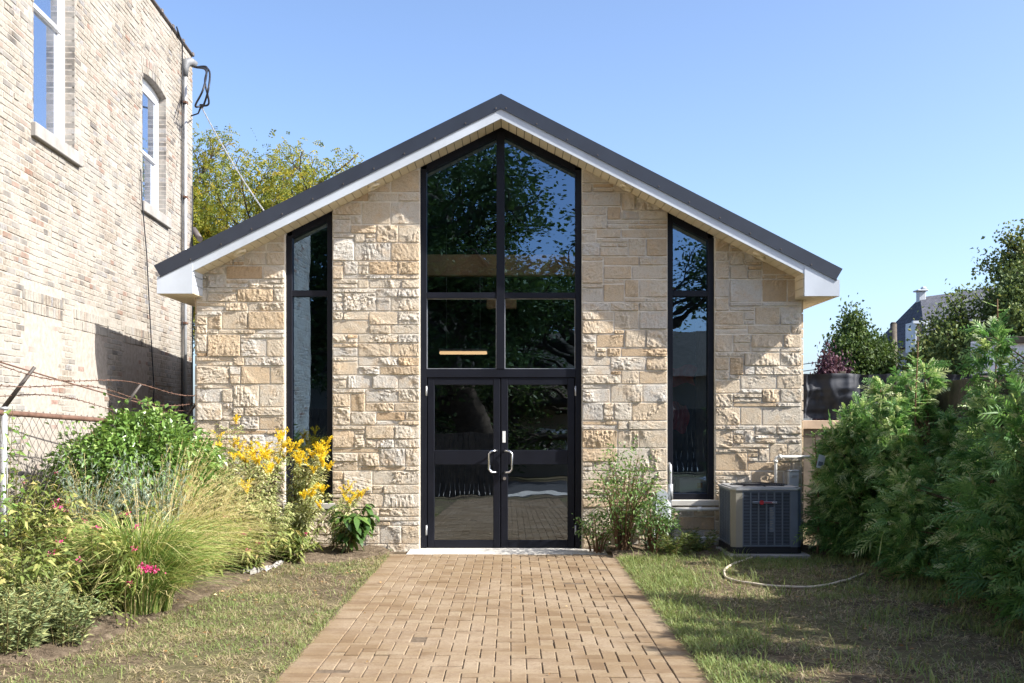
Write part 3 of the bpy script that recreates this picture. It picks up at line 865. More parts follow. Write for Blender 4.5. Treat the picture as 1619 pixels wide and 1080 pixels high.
mb = MB(); mb.tube([(.03, 4.5, .3), (.03, 4.5, 4.8), (.035, 4.48, 5.4)], .012, 6); mb.build('corner_cable', M['black_rubber'], bb)
# bare service drop from the weatherhead to the stone building's roof
def wpt(x, y, z):
    v = Matrix.Rotation(WA, 3, 'Z') @ Vector((x, y, z)); return np.array([v.x - 5.026, v.y, v.z])
sc = empty('service_cable', (0, 0, 0), 0, 'black looped and twisted service wires hanging from the brick building to the dark roof', 'cable')
A = wpt(.17, ym + .16, 7.22)
B = PX(318, 168, 16.6)
def sag(p, q, s, n=14):
    t = np.linspace(0, 1, n)[:, None]; P = p * (1 - t) + q * t; P[:, 2] -= s * 4 * (t * (1 - t))[:, 0]; return P
for px, py, k in ((324, 130, 0), (330, 138, 1), (321, 142, 2)):
    mid = PX(px, py, 16.5 - .15 * k)
    P = np.array([A, A * .55 + mid * .45 + np.array([.12, 0, .10]), mid, mid * .35 + B * .65 + np.array([.10 - .1 * k, 0, -.08]), B])
    t = np.linspace(0, 4, 25); i = np.minimum(t.astype(int), 3); f = (t - i)[:, None]
    Pm = np.vstack([2 * P[0] - P[1], P, 2 * P[-1] - P[-2]])
    C = .5 * (2 * Pm[i + 1] + (Pm[i + 2] - Pm[i]) * f + (2 * Pm[i] - 5 * Pm[i + 1] + 4 * Pm[i + 2] - Pm[i + 3]) * f ** 2 + (-Pm[i] + 3 * Pm[i + 1] - 3 * Pm[i + 2] + Pm[i + 3]) * f ** 3)
    mb = MB(); mb.tube(C, .016, 7); mb.build('loop_wire', M['black_rubber'], sc)
endp = PX(417, 333, 15.2); endp[2] = max(endp[2], roofz(endp[0]) + .02)
line = sag(B, endp, .06, 40)
mb = MB()
for ph in (0, 2.1, 4.2):
    a = np.linspace(0, 40, 40) + ph
    mb.tube(line + np.stack([np.cos(a) * .006, a * 0, np.sin(a) * .006], 1), .0055, 5)
mb.build('twisted_wire', M['galv'], sc)
mb = MB(); mb.tube([wpt(0, 4.5, 6.55), wpt(.12, 4.52, 6.6), B], [.012, .012, .016], 6)
mb.box(*(lambda q: (q[0] - .02, q[0] + .03, q[1] - .02, q[1] + .02, q[2] - .03, q[2] + .03))(B)); mb.build('anchor_clamp', M['black_rubber'], sc)
mb = MB(); mb.tube([wpt(-.3, 4.75, 4.75), wpt(.0, 4.75, 4.72), PX(316, 378, 17.3)], [.05, .055, .05], 8); 
gut = tag(mb.build('rain_spout', M['coping'], None), 'short dark spout jutting from the far brick corner above the roof', 'spout')

# ================================================================== GROUND AND PATH
mb = MB(); g = 400.0
mb.add([(-g, -g, -.03), (g, -g, -.03), (g, g, -.03), (-g, g, -.03)], [(0, 1, 2, 3)])
gx, gy = np.meshgrid(np.linspace(-6, 6, 121), np.linspace(-13.5, 0.2, 138), indexing='ij')
gz = (vnoise(gx, gy, 3, 1.3) - .5) * .03 + (vnoise(gx, gy, 4, 5) - .5) * .018 + .004
inpath = (gx > -1.55) & (gx < 1.32)
gz = np.where(inpath, -.05, gz)
V = np.stack([gx, gy, gz], -1).reshape(-1, 3); i, j = np.meshgrid(np.arange(120), np.arange(137), indexing='ij'); o = (i * 138 + j).ravel()
mb.add(V, np.stack([o, o + 138, o + 139, o + 1], 1), .5, True)
tag(mb.build('ground', M['ground']), kind='structure')
def ground_z(x, y):
    x = np.asarray(x, float); y = np.asarray(y, float)
    return (vnoise(x, y, 3, 1.3) - .5) * .03 + (vnoise(x, y, 4, 5) - .5) * .018 + .004
PX0, PX1, PIN0, PIN1 = -1.435, 1.205, -1.23, 1.005
mb = MB()
u = (PIN1 - PIN0) / 22
yt = -.505; nrow = 140
rp = np.random.default_rng(9)
def pav(x0, x1, y0, y1):
    j = .0029; z = .0 + rp.normal(0, .0022)
    mb.box(x0 + j, x1 - j, y0 + j, y1 - j, -.06, z + rp.normal(0, .0008), rp.beta(2, 2), .005)
for jj in range(nrow):
    yb = yt - (jj + 1) * u
    for ii in range(-1, 22):
        k = (ii - jj) % 4
        x0 = PIN0 + ii * u
        if k == 0:
            a, b = max(x0, PIN0), min(x0 + 2 * u, PIN1)
            if b - a > .01: pav(a, b, yb, yb + u)
        elif k == 3 and 0 <= ii < 22:
            pav(x0, x0 + u, yb - u if jj < nrow - 1 else yb, yb + u)
    pav(PX0, PIN0, yb, yb + u); pav(PIN1, PX1, yb, yb + u)
# first row halves
for ii in range(22):
    if (ii - 0) % 4 == 2: pav(PIN0 + ii * u, PIN0 + (ii + 1) * u, yt - u, yt)
mb.box(PX0 - .02, PX1 + .02, yt - nrow * u - .1, yt, -.07, -.0065, .5)
mbj = mb
path = tag(mbj.build('path', M['paver']), kind='structure')
path.data.materials.append(M['joint'])
mi = np.zeros(len(path.data.polygons), int); cz = np.zeros(len(path.data.polygons) * 3); path.data.polygons.foreach_get('center', cz)
ar = np.zeros(len(path.data.polygons)); path.data.polygons.foreach_get('area', ar)
mi[ar > 1.0] = 1; path.data.polygons.foreach_set('material_index', mi)
# planting bed on the left, heaped a little
bed_edge = [GP(-40, 1062), GP(90, 1046), GP(180, 1015), GP(300, 965), GP(360, 935), GP(425, 903), GP(470, 893), GP(540, 890), GP(612, 878)]
def bed_x(y):
    ys_ = np.array([p[1] for p in bed_edge]); xs_ = np.array([p[0] for p in bed_edge])
    return np.interp(y, ys_, xs_)
yy = np.linspace(-9.5, -.03, 96); uu = np.linspace(0, 1, 40)
U, Yg = np.meshgrid(uu, yy, indexing='ij')
xr = bed_x(Yg); X = -5.0 + (xr + 5.0) * U + (vnoise(Yg, U * 0, 12, 4) - .5) * .12 * U
Zg = .012 + .05 * np.minimum(1, (1 - U) * 6) + (vnoise(X, Yg, 13, 8) - .5) * .05 + (vnoise(X, Yg, 14, 25) - .5) * .03 - .05 * (U > .985)
mb = MB(); V = np.stack([X, Yg, Zg], -1).reshape(-1, 3); i, j = np.meshgrid(np.arange(39), np.arange(95), indexing='ij'); o = (i * 96 + j).ravel()
mb.add(V, np.stack([o, o + 96, o + 97, o + 1], 1), .5, True)
tag(mb.build('garden_soil', M['mulch']), kind='structure')
mb = MB()                                            # strip of bare soil along the right of the facade
U, Xg = np.meshgrid(np.linspace(0, 1, 14), np.linspace(1.15, 4.7, 60), indexing='ij')
Yr = -.02 - U * (.75 + .25 * vnoise(Xg, Xg * 0, 31, 2)); Zr = .02 + .035 * np.minimum(1, (1 - U) * 4) + (vnoise(Xg, Yr, 32, 9) - .5) * .04 - .05 * (U > .97)
V = np.stack([Xg, Yr, Zr], -1).reshape(-1, 3); i, j = np.meshgrid(np.arange(13), np.arange(59), indexing='ij'); o = (i * 60 + j).ravel()
mb.add(V, np.stack([o, o + 1, o + 61, o + 60], 1), .5, True)
tag(mb.build('garden_soil', M['mulch']), kind='structure')

# lawn blades: green tufts, straw-coloured thatch
rg = np.random.default_rng(11)
def blades(n, x0, x1, y0, y1, keep, mb, lmin, lmax, w, tlo, thi, lie=.5, dens=None):
    x = rg.uniform(x0, x1, n); y = rg.uniform(y0, y1, n)
    k = keep(x, y); x, y = x[k], y[k]; n = len(x)
    if dens is not None:
        k = rg.random(n) < dens(x, y); x, y = x[k], y[k]; n = len(x)
    z = ground_z(x, y)
    L = rg.uniform(lmin, lmax, n); a = rg.uniform(0, 2 * math.pi, n)
    el = np.clip(rg.normal(lie, .35, n), .05, 1.5)
    d = np.stack([np.cos(a) * np.cos(el), np.sin(a) * np.cos(el), np.sin(el)], 1)
    P = np.stack([x, y, z + .002], 1)
    sd = np.stack([-np.sin(a), np.cos(a), a * 0], 1)
    bend = np.stack([np.cos(a), np.sin(a), -.6 + a * 0], 1) * (L * .25)[:, None]
    C = np.stack([P, P + d * (L * .55)[:, None], P + d * L[:, None] + bend], 1)
    W = np.stack([np.full(n, w), np.full(n, w * .8), np.full(n, w * .1)], 1) * rg.uniform(.6, 1.3, n)[:, None]
    mb.strips(C, W, sd, (rg.uniform(tlo, thi, n) + .35) / 1.35)
left = lambda x, y: (x < PX0 - .01) & (x > bed_x(y) - .05) & (y < -.05)
right = lambda x, y: (x > PX1 + .01) & (y < -.35)
gl = lambda x, y: np.clip((vnoise(x, y, 41, 1.1) - .46) * 3.4 + (vnoise(x, y, 42, 3.5) - .5) * 1.2 - .5 * (y < -5.2) * (x < -2.2), .02, .8)
gr = lambda x, y: np.clip((vnoise(x, y, 43, .9) - .38 + .16 * (x < PX1 + .6)) * 3.0 + (vnoise(x, y, 44, 4) - .5) * 1.2, .06, 1)
mb = MB()
blades(60000, -4.2, PX0, -7.6, -.1, left, mb, .02, .05, .0022, .50, 1.0, .75, gl)
left2 = lambda x, y: (x < PX0 - .01) & (x > bed_x(y) - .9 + .5 * vnoise(x, y, 51, 2)) & (y < -.05)
clump = lambda x, y: np.clip((vnoise(x, y, 52, 7) - .35) * 2.2 + (vnoise(x, y, 53, 2.2) - .5), .08, 1)
blades(80000, -4.2, PX0, -7.6, -.1, left2, mb, .03, .085, .0027, 0, .46, .16, lambda x, y: clump(x, y) * np.clip(.25 + (vnoise(x, y, 57, 1.6) - .3) * 2.2, .1, 1))
blades(45000, -4.2, PX0, -7.6, -.1, left2, mb, .03, .07, .0025, -.32, 0, .2, clump)
blades(105000, PX1, 4.9, -8.0, -.4, right, mb, .03, .085, .0029, .45, 1.0, .8, gr)
blades(50000, PX1, 4.9, -8.0, -.4, right, mb, .03, .08, .0026, -.1, .45, .14, clump)
blades(40000, PX1, 4.9, -8.0, -.4, right, mb, .03, .07, .0025, -.35, -.05, .2, clump)
# ragged edges creeping over the pavers
blades(2600, PX0 - .06, PX0 + .03, -7.6, -.6, lambda x, y: x < 99, mb, .02, .05, .0022, .2, .9, .6)
blades(3200, PX1 - .03, PX1 + .08, -7.6, -.6, lambda x, y: x < 99, mb, .02, .06, .0024, .3, 1., .6)
tuft = lambda x, y: (vnoise(x, y, 61, 4.5) > .70) * 1.0
blades(9000, PX1, 4.6, -7.6, -.5, right, mb, .07, .17, .0034, .42, .95, 1.1, tuft)
blades(3500, -4.0, PX0, -7.4, -.2, left, mb, .05, .11, .003, .42, .9, 1.0, tuft)
tag(mb.build('grass', M['grass']), 'short patchy lawn with dry straw between green tufts', kind='stuff')
# a few coarse tufts and fallen leaves
mb = MB()
n = 1000
x = rg.uniform(-4, 4.4, n); y = rg.uniform(-7.4, -.5, n)
z = np.where((x > PX0) & (x < PX1), .006, ground_z(x, y) + .012)
k = ~((x > PX0) & (x < PX1)) | (rg.random(n) < .10)
P = np.stack([x, y, z], 1)[k]; a = rg.uniform(0, 6.3, k.sum())
mb.leaves(P, np.stack([np.cos(a), np.sin(a), a * 0 + .15], 1), rg.uniform(.018, .05, k.sum()), rg.uniform(.010, .028, k.sum()), rg.random(k.sum()), up=np.tile([0, 0, 1.0], (k.sum(), 1)))
tag(mb.build('fallen_leaves', M['litter']), 'small dry leaves fallen on lawn and path', kind='stuff')

# pale crumpled edging along the bed
def crumple(pts, name, label, seed):
    r = np.random.default_rng(seed); mb = MB()
    pts = np.asarray(pts)
    t = np.linspace(0, len(pts) - 1, 26); P = np.stack([np.interp(t, range(len(pts)), pts[:, k]) for k in range(3)], 1)
    rows = []
    for w in np.linspace(-1, 1, 7):
        rows.append(P + np.stack([r.normal(0, .012, 26), r.normal(0, .012, 26) + w * .045, .02 + .035 * (1 - w * w) + r.normal(0, .012, 26)], 1))
    V = np.stack(rows, 1); i, j = np.meshgrid(np.arange(25), np.arange(6), indexing='ij'); o = (i * 7 + j).ravel()
    mb.add(V.reshape(-1, 3), np.stack([o, o + 7, o + 8, o + 1], 1))
    return tag(mb.build(name, M['concrete']), label, 'edging')
crumple([GP(372, 908), GP(400, 908), GP(425, 903), GP(444, 896)], 'plastic_edging', 'crumpled pale sheet on the bed edge below the goldenrods', 3)
crumple([GP(296, 924), GP(312, 918), GP(322, 914)], 'plastic_edging', 'short pale strip showing beneath the tan arching grass', 4)

# ================================================================== AIR CONDITIONER AND SERVICES
ac = empty('air_conditioner', (2.885, -.50, 0), 0, 'square grey outdoor air conditioner on a concrete pad by the stone wall', 'air conditioner')
hw, hd, zb, zt = .395, .40, .10, .775
mb = MB(); mb.box(-.46, .47, -.50, .38, -.03, .055, .5, .012); mb.build('pad', M['concrete'], ac)
mb = MB(); mb.box(-hw + .03, hw - .03, -hd + .03, hd - .03, zb, zt); mb.build('coil', M['black'], ac)
mb = MB()
def chamfer(h, d, c, z0, z1, mb):
    P = [(-h + c, -d), (h - c, -d), (h, -d + c), (h, d - c), (h - c, d), (-h + c, d), (-h, d - c), (-h, -d + c)]
    V = [(p[0], p[1], z0) for p in P] + [(p[0], p[1], z1) for p in P]; n = 8; n0 = mb.n
    mb.add(V, [(i, (i + 1) % n, n + (i + 1) % n, n + i) for i in range(n)])
    mb.f.setdefault((n, False), []).append(np.array([list(range(n - 1, -1, -1)), list(range(n, 2 * n))]) + n0)
chamfer(hw + .004, hd + .004, .05, .057, zb + .03, mb); mb.build('base_pan', M['black'], ac)
mb = MB(); chamfer(hw + .012, hd + .012, .055, zt, zt + .022, mb); chamfer(hw - .02, hd - .02, .05, zt + .022, zt + .034, mb); mb.build('top_cover', M['galv'], ac)
mb = MB()
for k in range(11):
    r = .05 + k * .027; a = np.linspace(0, 2 * math.pi, 37); mb.tube(np.stack([r * np.cos(a), r * np.sin(a), a * 0 + zt + .046], 1), .003, 5, cap=False)
for k in range(8):
    a = k * math.pi / 4; mb.tube([(.04 * math.cos(a), .04 * math.sin(a), zt + .042), (.335 * math.cos(a), .335 * math.sin(a), zt + .038)], .004, 5)
mb.build('fan_guard', M['black'], ac)
def corner_post(sx, sy):
    mb = MB(); P = [(-hw, -hd + .10), (-hw, -hd + .045), (-hw + .045, -hd), (-hw + .12, -hd), (-hw + .12, -hd + .02), (-hw + .03, -hd + .10)]
    P = [(sx * -1 * p[0] if sx > 0 else p[0], p[1] if sy < 0 else -p[1]) for p in P]
    V = [(p[0], p[1], zb + .03) for p in P] + [(p[0], p[1], zt) for p in P]
    mb.add(V, [(i, (i + 1) % 6, 6 + (i + 1) % 6, 6 + i) for i in range(6)]); return mb
for sx, sy, m in ((-1, -1, 'tan_paint'), (1, -1, 'slate_paint'), (-1, 1, 'tan_paint'), (1, 1, 'slate_paint')):
    corner_post(sx, sy).build('corner_post', M[m], ac)
def grille(face):
    mb = MB(); a, b = -hw + (.125 if face == 'f' else .105), hw - (.125 if face == 'f' else .105)
    y = -hd
    def bx(u0, u1, d0, d1, z0, z1):
        if face == 'f': mb.box(u0, u1, y + d0, y + d1, z0, z1, .5, .002)
        elif face == 'b': mb.box(u0, u1, -y - d1, -y - d0, z0, z1, .5, .002)
        else:
            s = -1 if face == 'l' else 1
            mb.box(s * (hw - d0), s * (hw - d1), u0, u1, z0, z1, .5, .002)
    for u in np.linspace(a, b, 7): bx(u - .007, u + .007, .0, .024, zb + .035, zt - .005)
    bx(a, b, .001, .025, zb + .035, zb + .058); bx(a, b, .001, .025, zt - .028, zt - .005)
    for z in np.arange(zb + .072, zt - .035, .0165): bx(a, b, .006, .018, z - .0035, z + .0035)
    return mb
for f in 'flrb': grille(f).build('grille', M['slate_paint'], ac)
bd = MB(); bd.box(-.165, .115, -hd - .014, -hd - .001, .62, .652, .5, .006); bd = bd.build('badge', M['slate_paint'], ac)
a = np.linspace(0, 2 * math.pi, 25)[:-1]
mb = MB(); mb.tube([(-.062, -hd - .012, .637), (-.062, -hd - .0215, .637)], .025, 24); 
M['badge_red'] = plain('badge_red', (.36, .03, .035), .4, 0, .05, 8)
mb.build('emblem', M['badge_red'], bd)
def letters(txt, size, loc, mat, parent, name):
    cu = bpy.data.curves.new(name, 'FONT'); cu.body = txt; cu.size = size; cu.extrude = .0008; cu.align_x = 'LEFT'
    tmp = bpy.data.objects.new(name, cu); COL.objects.link(tmp)
    dg = bpy.context.evaluated_depsgraph_get(); me = bpy.data.meshes.new_from_object(tmp.evaluated_get(dg))
    bpy.data.objects.remove(tmp); o = bpy.data.objects.new(name, me); COL.objects.link(o); me.materials.clear(); me.materials.append(mat)
    o.parent = parent; o.location = loc; o.rotation_euler = (math.pi / 2, 0, 0); return o
letters('TRANE', .030, (-.030, -hd - .0155, .627), M['badge_red'], bd, 'lettering')
letters('XR13', .026, (.052, -hd - .0155, .628), M['vinyl_white'], bd, 'model_lettering')
mb = MB()                                            # warning label on the coil guard
mb.box(.03, .09, -hd - .003, -hd + .004, .30, .585, .5, .001); lb = mb.build('notice_label', M['slate_paint'], ac)
mb = MB()
for z, w in ((.565, .022), (.545, .03), (.525, .045), (.505, .045), (.485, .03), (.46, .04), (.42, .026), (.40, .036), (.38, .02), (.34, .03)):
    mb.box(.036, .036 + w, -hd - .0045, -hd - .0032, z - .003, z + .003)
mb.build('label_print', M['tan_paint'], lb)

def pipe(name, pts, r, mat, label, cat, parent=None, fit=()):
    mb = MB(); mb.tube(pts, r, 10)
    for p, q in fit: mb.tube([p, q], r * 1.45, 10)
    o = mb.build(name, M[mat], parent)
    return tag(o, label, cat) if parent is None else o
Yw = -.075
xg = (1226 - CX) / 130.6
pipe('conduit_pipe', [(xg, Yw, .05), (xg, Yw, fz(726)), (xg + .012, Yw, fz(723)), (xg + .03, Yw, fz(722)), (XR + .1, Yw, fz(722))], .019, 'pvc',
     'thin white conduit bending right on the stone wall above the air conditioner', 'pipe', None,
     [((xg, Yw, fz(731)), (xg, Yw, fz(727))), ((xg + .035, Yw, fz(722)), (xg + .07, Yw, fz(722)))])
dz = empty('disconnect_box', ((1254 - CX) / 130.6, -.06, fz(758)), 0, 'small grey electrical box at the wall corner behind the air conditioner', 'electrical box')
mb = MB(); mb.box(-.06, .06, -.04, .045, -.11, .10, .5, .006); mb.build('enclosure', M['grey_paint'], dz)
mb = MB(); mb.box(-.065, .065, -.055, .05, .10, .118, .5, .004); mb.box(-.058, .058, -.048, -.0405, -.10, .098, .5, .003); mb.build('cover', M['grey_paint'], dz)
mb = MB(); mb.box(-.03, .03, -.056, -.049, .03, .06, .5, .002); mb.build('latch', M['galv'], dz)
gm = empty('gas_meter', ((1046 - CX) / 131.5, -.19, 0), 0, 'pale grey gas meter with pipes half hidden by the rose bush', 'gas meter')
mb = MB(); mb.box(-.115, .10, -.075, .075, .36, .60, .5, .03); mb.box(-.09, .075, -.09, -.07, .40, .56, .5, .02); mb.build('meter_body', M['grey_paint'], gm)
mb = MB(); mb.tube([(-.01, -.08, .66), (-.01, .06, .66)], .075, 16); mb.tube([(-.01, -.01, .58), (-.01, -.01, .70)], .05, 12); mb.build('dial_head', M['grey_paint'], gm)
mb = MB(); mb.tube([(.10, 0, .0), (.10, 0, .95), (.10, .01, 1.02), (.10, .10, 1.04)], .02, 8); mb.tube([(.10, 0, .62), (.10, 0, .80)], .032, 8); mb.tube([(-.10, 0, .0), (-.10, 0, .40)], .02, 8); mb.build('riser_pipe', M['galv'], gm)
pipe('gas_pipe', [(1.9, -.11, fz(804)), (2.62, -.11, fz(804))], .022, 'pvc', 'white horizontal pipe under the right window sill', 'pipe', None,
     [((2.24, -.11, fz(804)), (2.29, -.11, fz(804)))])
pipe('drain_pipe', [(1.72, -.17, fz(851)), (2.2, -.16, fz(849)), (2.62, -.15, fz(848))], .018, 'pvc', 'low white pipe near the ground beside the air conditioner', 'pipe')
hp = [(1266, 842), (1270, 858), (1262, 869), (1235, 874), (1200, 882), (1165, 893), (1148, 902), (1145, 911), (1155, 920), (1185, 926), (1220, 929), (1270, 930), (1310, 926), (1345, 919), (1366, 911)]
pts = [np.array([3.33, -.55, .30]), np.array([3.36, -.62, .14])] + [GP(*p) + np.array([0, 0, .022]) for p in hp[2:]]
P = np.array(pts); t = np.linspace(0, len(P) - 1, 70)
Pm = np.vstack([2 * P[0] - P[1], P, 2 * P[-1] - P[-2]]); i = np.minimum(t.astype(int), len(P) - 2); f = (t - i)[:, None]
C = .5 * (2 * Pm[i + 1] + (Pm[i + 2] - Pm[i]) * f + (2 * Pm[i] - 5 * Pm[i + 1] + 4 * Pm[i + 2] - Pm[i + 3]) * f ** 2 + (-Pm[i] + 3 * Pm[i + 1] - 3 * Pm[i + 2] + Pm[i + 3]) * f ** 3)
C[8:, 2] = ground_z(C[8:, 0], C[8:, 1]) + .018
mb = MB(); mb.tube(C, .0125, 8); tag(mb.build('garden_hose', M['hose']), 'faded tan hose looping over the lawn from the air conditioner', 'hose')

# ================================================================== FENCES
cf = empty('chain_link_fence', (0, 0, 0), 0, 'rusty chain link fence with barbed wire in front of the brick wall', 'fence')
fa, fb = np.array([-4.36, -4.6]), np.array([-4.07, .25])
def fpt(s, z): p = fa + (fb - fa) * s; return np.array([p[0], p[1], z])
flen = float(np.linalg.norm(fb - fa))
def railz(s): return 1.66 - .17 * s
s_posts = (.145, .60, .985)
for s in s_posts:
    mb = MB(); mb.tube([fpt(s, -.1), fpt(s, railz(s) + .03)], .032, 10); mb.tube([fpt(s, railz(s) + .025), fpt(s, railz(s) + .05)], .04, 10); mb.build('post', M['galv'], cf)
    mb = MB(); b_ = fpt(s, railz(s) + .04); mb.tube([b_, b_ + np.array([.25, .03, .35])], [.022, .015], 6); mb.build('barb_arm', M['wire'], cf)
mb = MB(); mb.tube([fpt(s, railz(s)) for s in np.linspace(0, 1, 8)], .024, 8); mb.build('top_rail', M['rust'], cf)
mb = MB(); pw = .062; n = int(flen / pw); P0, P1 = [], []
for k in range(n):
    nz = int(1.62 / .062)
    zz = np.array([railz(k / n) + .035 - q * .062 for q in range(nz)])
    ss = np.array([(k + (.04 if q % 2 == (k % 2) else .96)) / n for q in range(nz)])
    nrm = np.where(np.arange(nz) % 2 == 0, 1, -1) * .003
    pts = np.stack([fa[0] + (fb[0] - fa[0]) * ss + nrm, fa[1] + (fb[1] - fa[1]) * ss, zz], 1)
    P0.append(pts[:-1]); P1.append(pts[1:])
mb.segs(np.concatenate(P0), np.concatenate(P1), .0024, .0024, 4); mb.build('wire_mesh', M['wire'], cf)
for k, (f_, dz0) in enumerate(((.98, .0), (.62, -.01), (.28, -.02))):
    mb = MB(); ss = np.linspace(0, 1, 60)
    off = np.array([.25, .03, .35]) * f_
    w = np.array([fpt(s, railz(s) + .04 - .05 * math.sin(s * 9 + k) - .04 * (k == 0) * math.sin(s * 4)) + off for s in ss])
    mb.tube(w, .004, 5); w2 = w + np.stack([np.sin(ss * 170) * .005, ss * 0, np.cos(ss * 170) * .005], 1); mb.tube(w2, .0035, 4)
    tt = np.linspace(0, 59, 42); bp = np.stack([np.interp(tt, range(60), w[:, c]) for c in range(3)], 1)
    r = np.random.default_rng(k); dv = r.normal(size=(42, 3)); dv /= np.linalg.norm(dv, axis=1, keepdims=True)
    mb.segs(bp - dv * .018, bp + dv * .018, .0028, .0012, 4); dv = r.normal(size=(42, 3)); dv /= np.linalg.norm(dv, axis=1, keepdims=True); mb.segs(bp - dv * .018, bp + dv * .018, .0028, .0012, 4)
    mb.build('barbed_wire', M['rust'], cf)
mb = MB(); mb.tube(sag(PX(-30, 563, 8.6), PX(310, 660, 14.5), .02, 12), .007, 6); mb.build('tension_cable', M['rust'], cf)

bf = empty('board_fence', (4.75, 0, 0), 0, 'tall dark board fence running behind the cedar hedge', 'fence')
for y in (-9.0, -6.7, -4.4, -2.1, .2):
    mb = MB(); mb.box(.0, .09, y - .045, y + .045, -.1, 2.02, .5, .006); mb.build('post', M['wood_dark'], bf)
mb = MB(); y = -9.0; r = np.random.default_rng(3)
while y < .2:
    mb.box(-.022, -.002, y + .002, y + .143, .03, 2.0 + r.normal(0, .006), r.random(), .003); y += .146
mb.build('board_panel', M['wood_dark'], bf)
mb = MB(); 
for z in (.5, 1.7): mb.box(0.091, .13, -9.0, .3, z, z + .09, .5, .004)
mb.build('rail', M['wood_dark'], bf)
tf = empty('tarp_fence', (0, 3.1, 0), 0, 'low board fence topped with sagging black tarpaulin beside the stone wall', 'fence')
mb = MB(); x = 3.7
while x < 7.4:
    mb.box(x + .002, x + .138, 0, .02, .02, 1.5, .5, .003); x += .14
mb.build('board_panel', M['wood_dark'], tf)
mb = MB(); mb.box(3.7, 7.4, -.05, -.001, 1.43, 1.56, .5, .006); mb.build('rail', M['wood_pale'], tf)
for x in (3.8, 5.0, 6.2, 7.35):
    mb = MB(); mb.box(x - .045, x + .045, .022, .11, -.1, 2.3, .5, .005); mb.build('post', M['wood_dark'], tf)
xs_ = np.linspace(3.68, 7.4, 160); zs_ = np.linspace(0, 1, 24); U, W = np.meshgrid(xs_, zs_, indexing='ij')
top = 2.27 - .015 * np.abs(np.sin(U * 2.6)) + .006 * np.sin(U * 9); bot = 1.60 + .05 * (vnoise(U, U * 0, 6, 2) - .5)
Zt = bot + (top - bot) * W
Yt = -.06 + .05 * np.sin(U * 7 + 2 * W) * (1 - W * .5) + .06 * (vnoise(U, Zt, 17, 3.5) - .5) + .05 * (np.abs(vnoise(U, Zt * 2, 18, 3) - .5)) + .11 * np.abs(vnoise(U * 1.0, Zt * .6, 19, 7) - .5) + .07 * np.abs(vnoise(U * .5, Zt * 1.6, 23, 6) - .5) + .03 * np.abs(np.sin(U * 11 + 4 * vnoise(U, Zt, 20, 2))) - .05 * ((np.abs(U - 4.42 - .03 * W) < .025) * 1.0)
V = np.stack([U, Yt, Zt], -1).reshape(-1, 3); i, j = np.meshgrid(np.arange(159), np.arange(23), indexing='ij'); o = (i * 24 + j).ravel()
mb = MB(); mb.add(V, np.stack([o, o + 24, o + 25, o + 1], 1), .5, True); tarp = mb.build('tarpaulin', M['tarp'], tf)

# ================================================================== VEGETATION
def unit(v): return v / (np.linalg.norm(v, axis=-1, keepdims=True) + 1e-12)
def stems_curves(n, h, spread, rng, lean=(0, 0), arch=.3, K=8, base_r=.06, hvar=.25):
    """N arching stems from a common base: (N,K,3)"""
    a = rng.uniform(0, 2 * math.pi, n); s = np.sqrt(rng.random(n)) * spread
    H = h * rng.uniform(1 - hvar, 1.0, n)
    b = np.stack([np.cos(a) * base_r * rng.random(n), np.sin(a) * base_r * rng.random(n), a * 0], 1)
    t = np.linspace(0, 1, K)[None, :]
    out = s[:, None] * (t ** 1.5) 
    C = np.stack([b[:, 0:1] + np.cos(a)[:, None] * out + lean[0] * t ** 1.6, b[:, 1:2] + np.sin(a)[:, None] * out + lean[1] * t ** 1.6,
                  H[:, None] * (t - arch * (s / max(spread, 1e-6))[:, None] * t ** 3)], -1)
    ph = rng.uniform(0, 6.28, (n, 2)); wob = .02 * h
    C[..., 0] += wob * np.sin(t * 5 + ph[:, :1]) * t; C[..., 1] += wob * np.sin(t * 4 + ph[:, 1:]) * t
    return C
def along(C, m, lo, hi, rng):
    """m random points per curve with the tangent there"""
    n, K = C.shape[:2]
    t = rng.uniform(lo, hi, (n, m)) * (K - 1); i = np.minimum(t.astype(int), K - 2); f = (t - i)[..., None]
    r = np.arange(n)[:, None]
    return (C[r, i] * (1 - f) + C[r, i + 1] * f).reshape(-1, 3), unit(C[r, i + 1] - C[r, i]).reshape(-1, 3), (t / (K - 1)).ravel()
def stem_mesh(C, r0, r1, sides=4):
    mb = MB(); K = C.shape[1]; R = np.linspace(r0, r1, K)
    for k in range(K - 1): mb.segs(C[:, k], C[:, k + 1], R[k], R[k + 1], sides)
    return mb

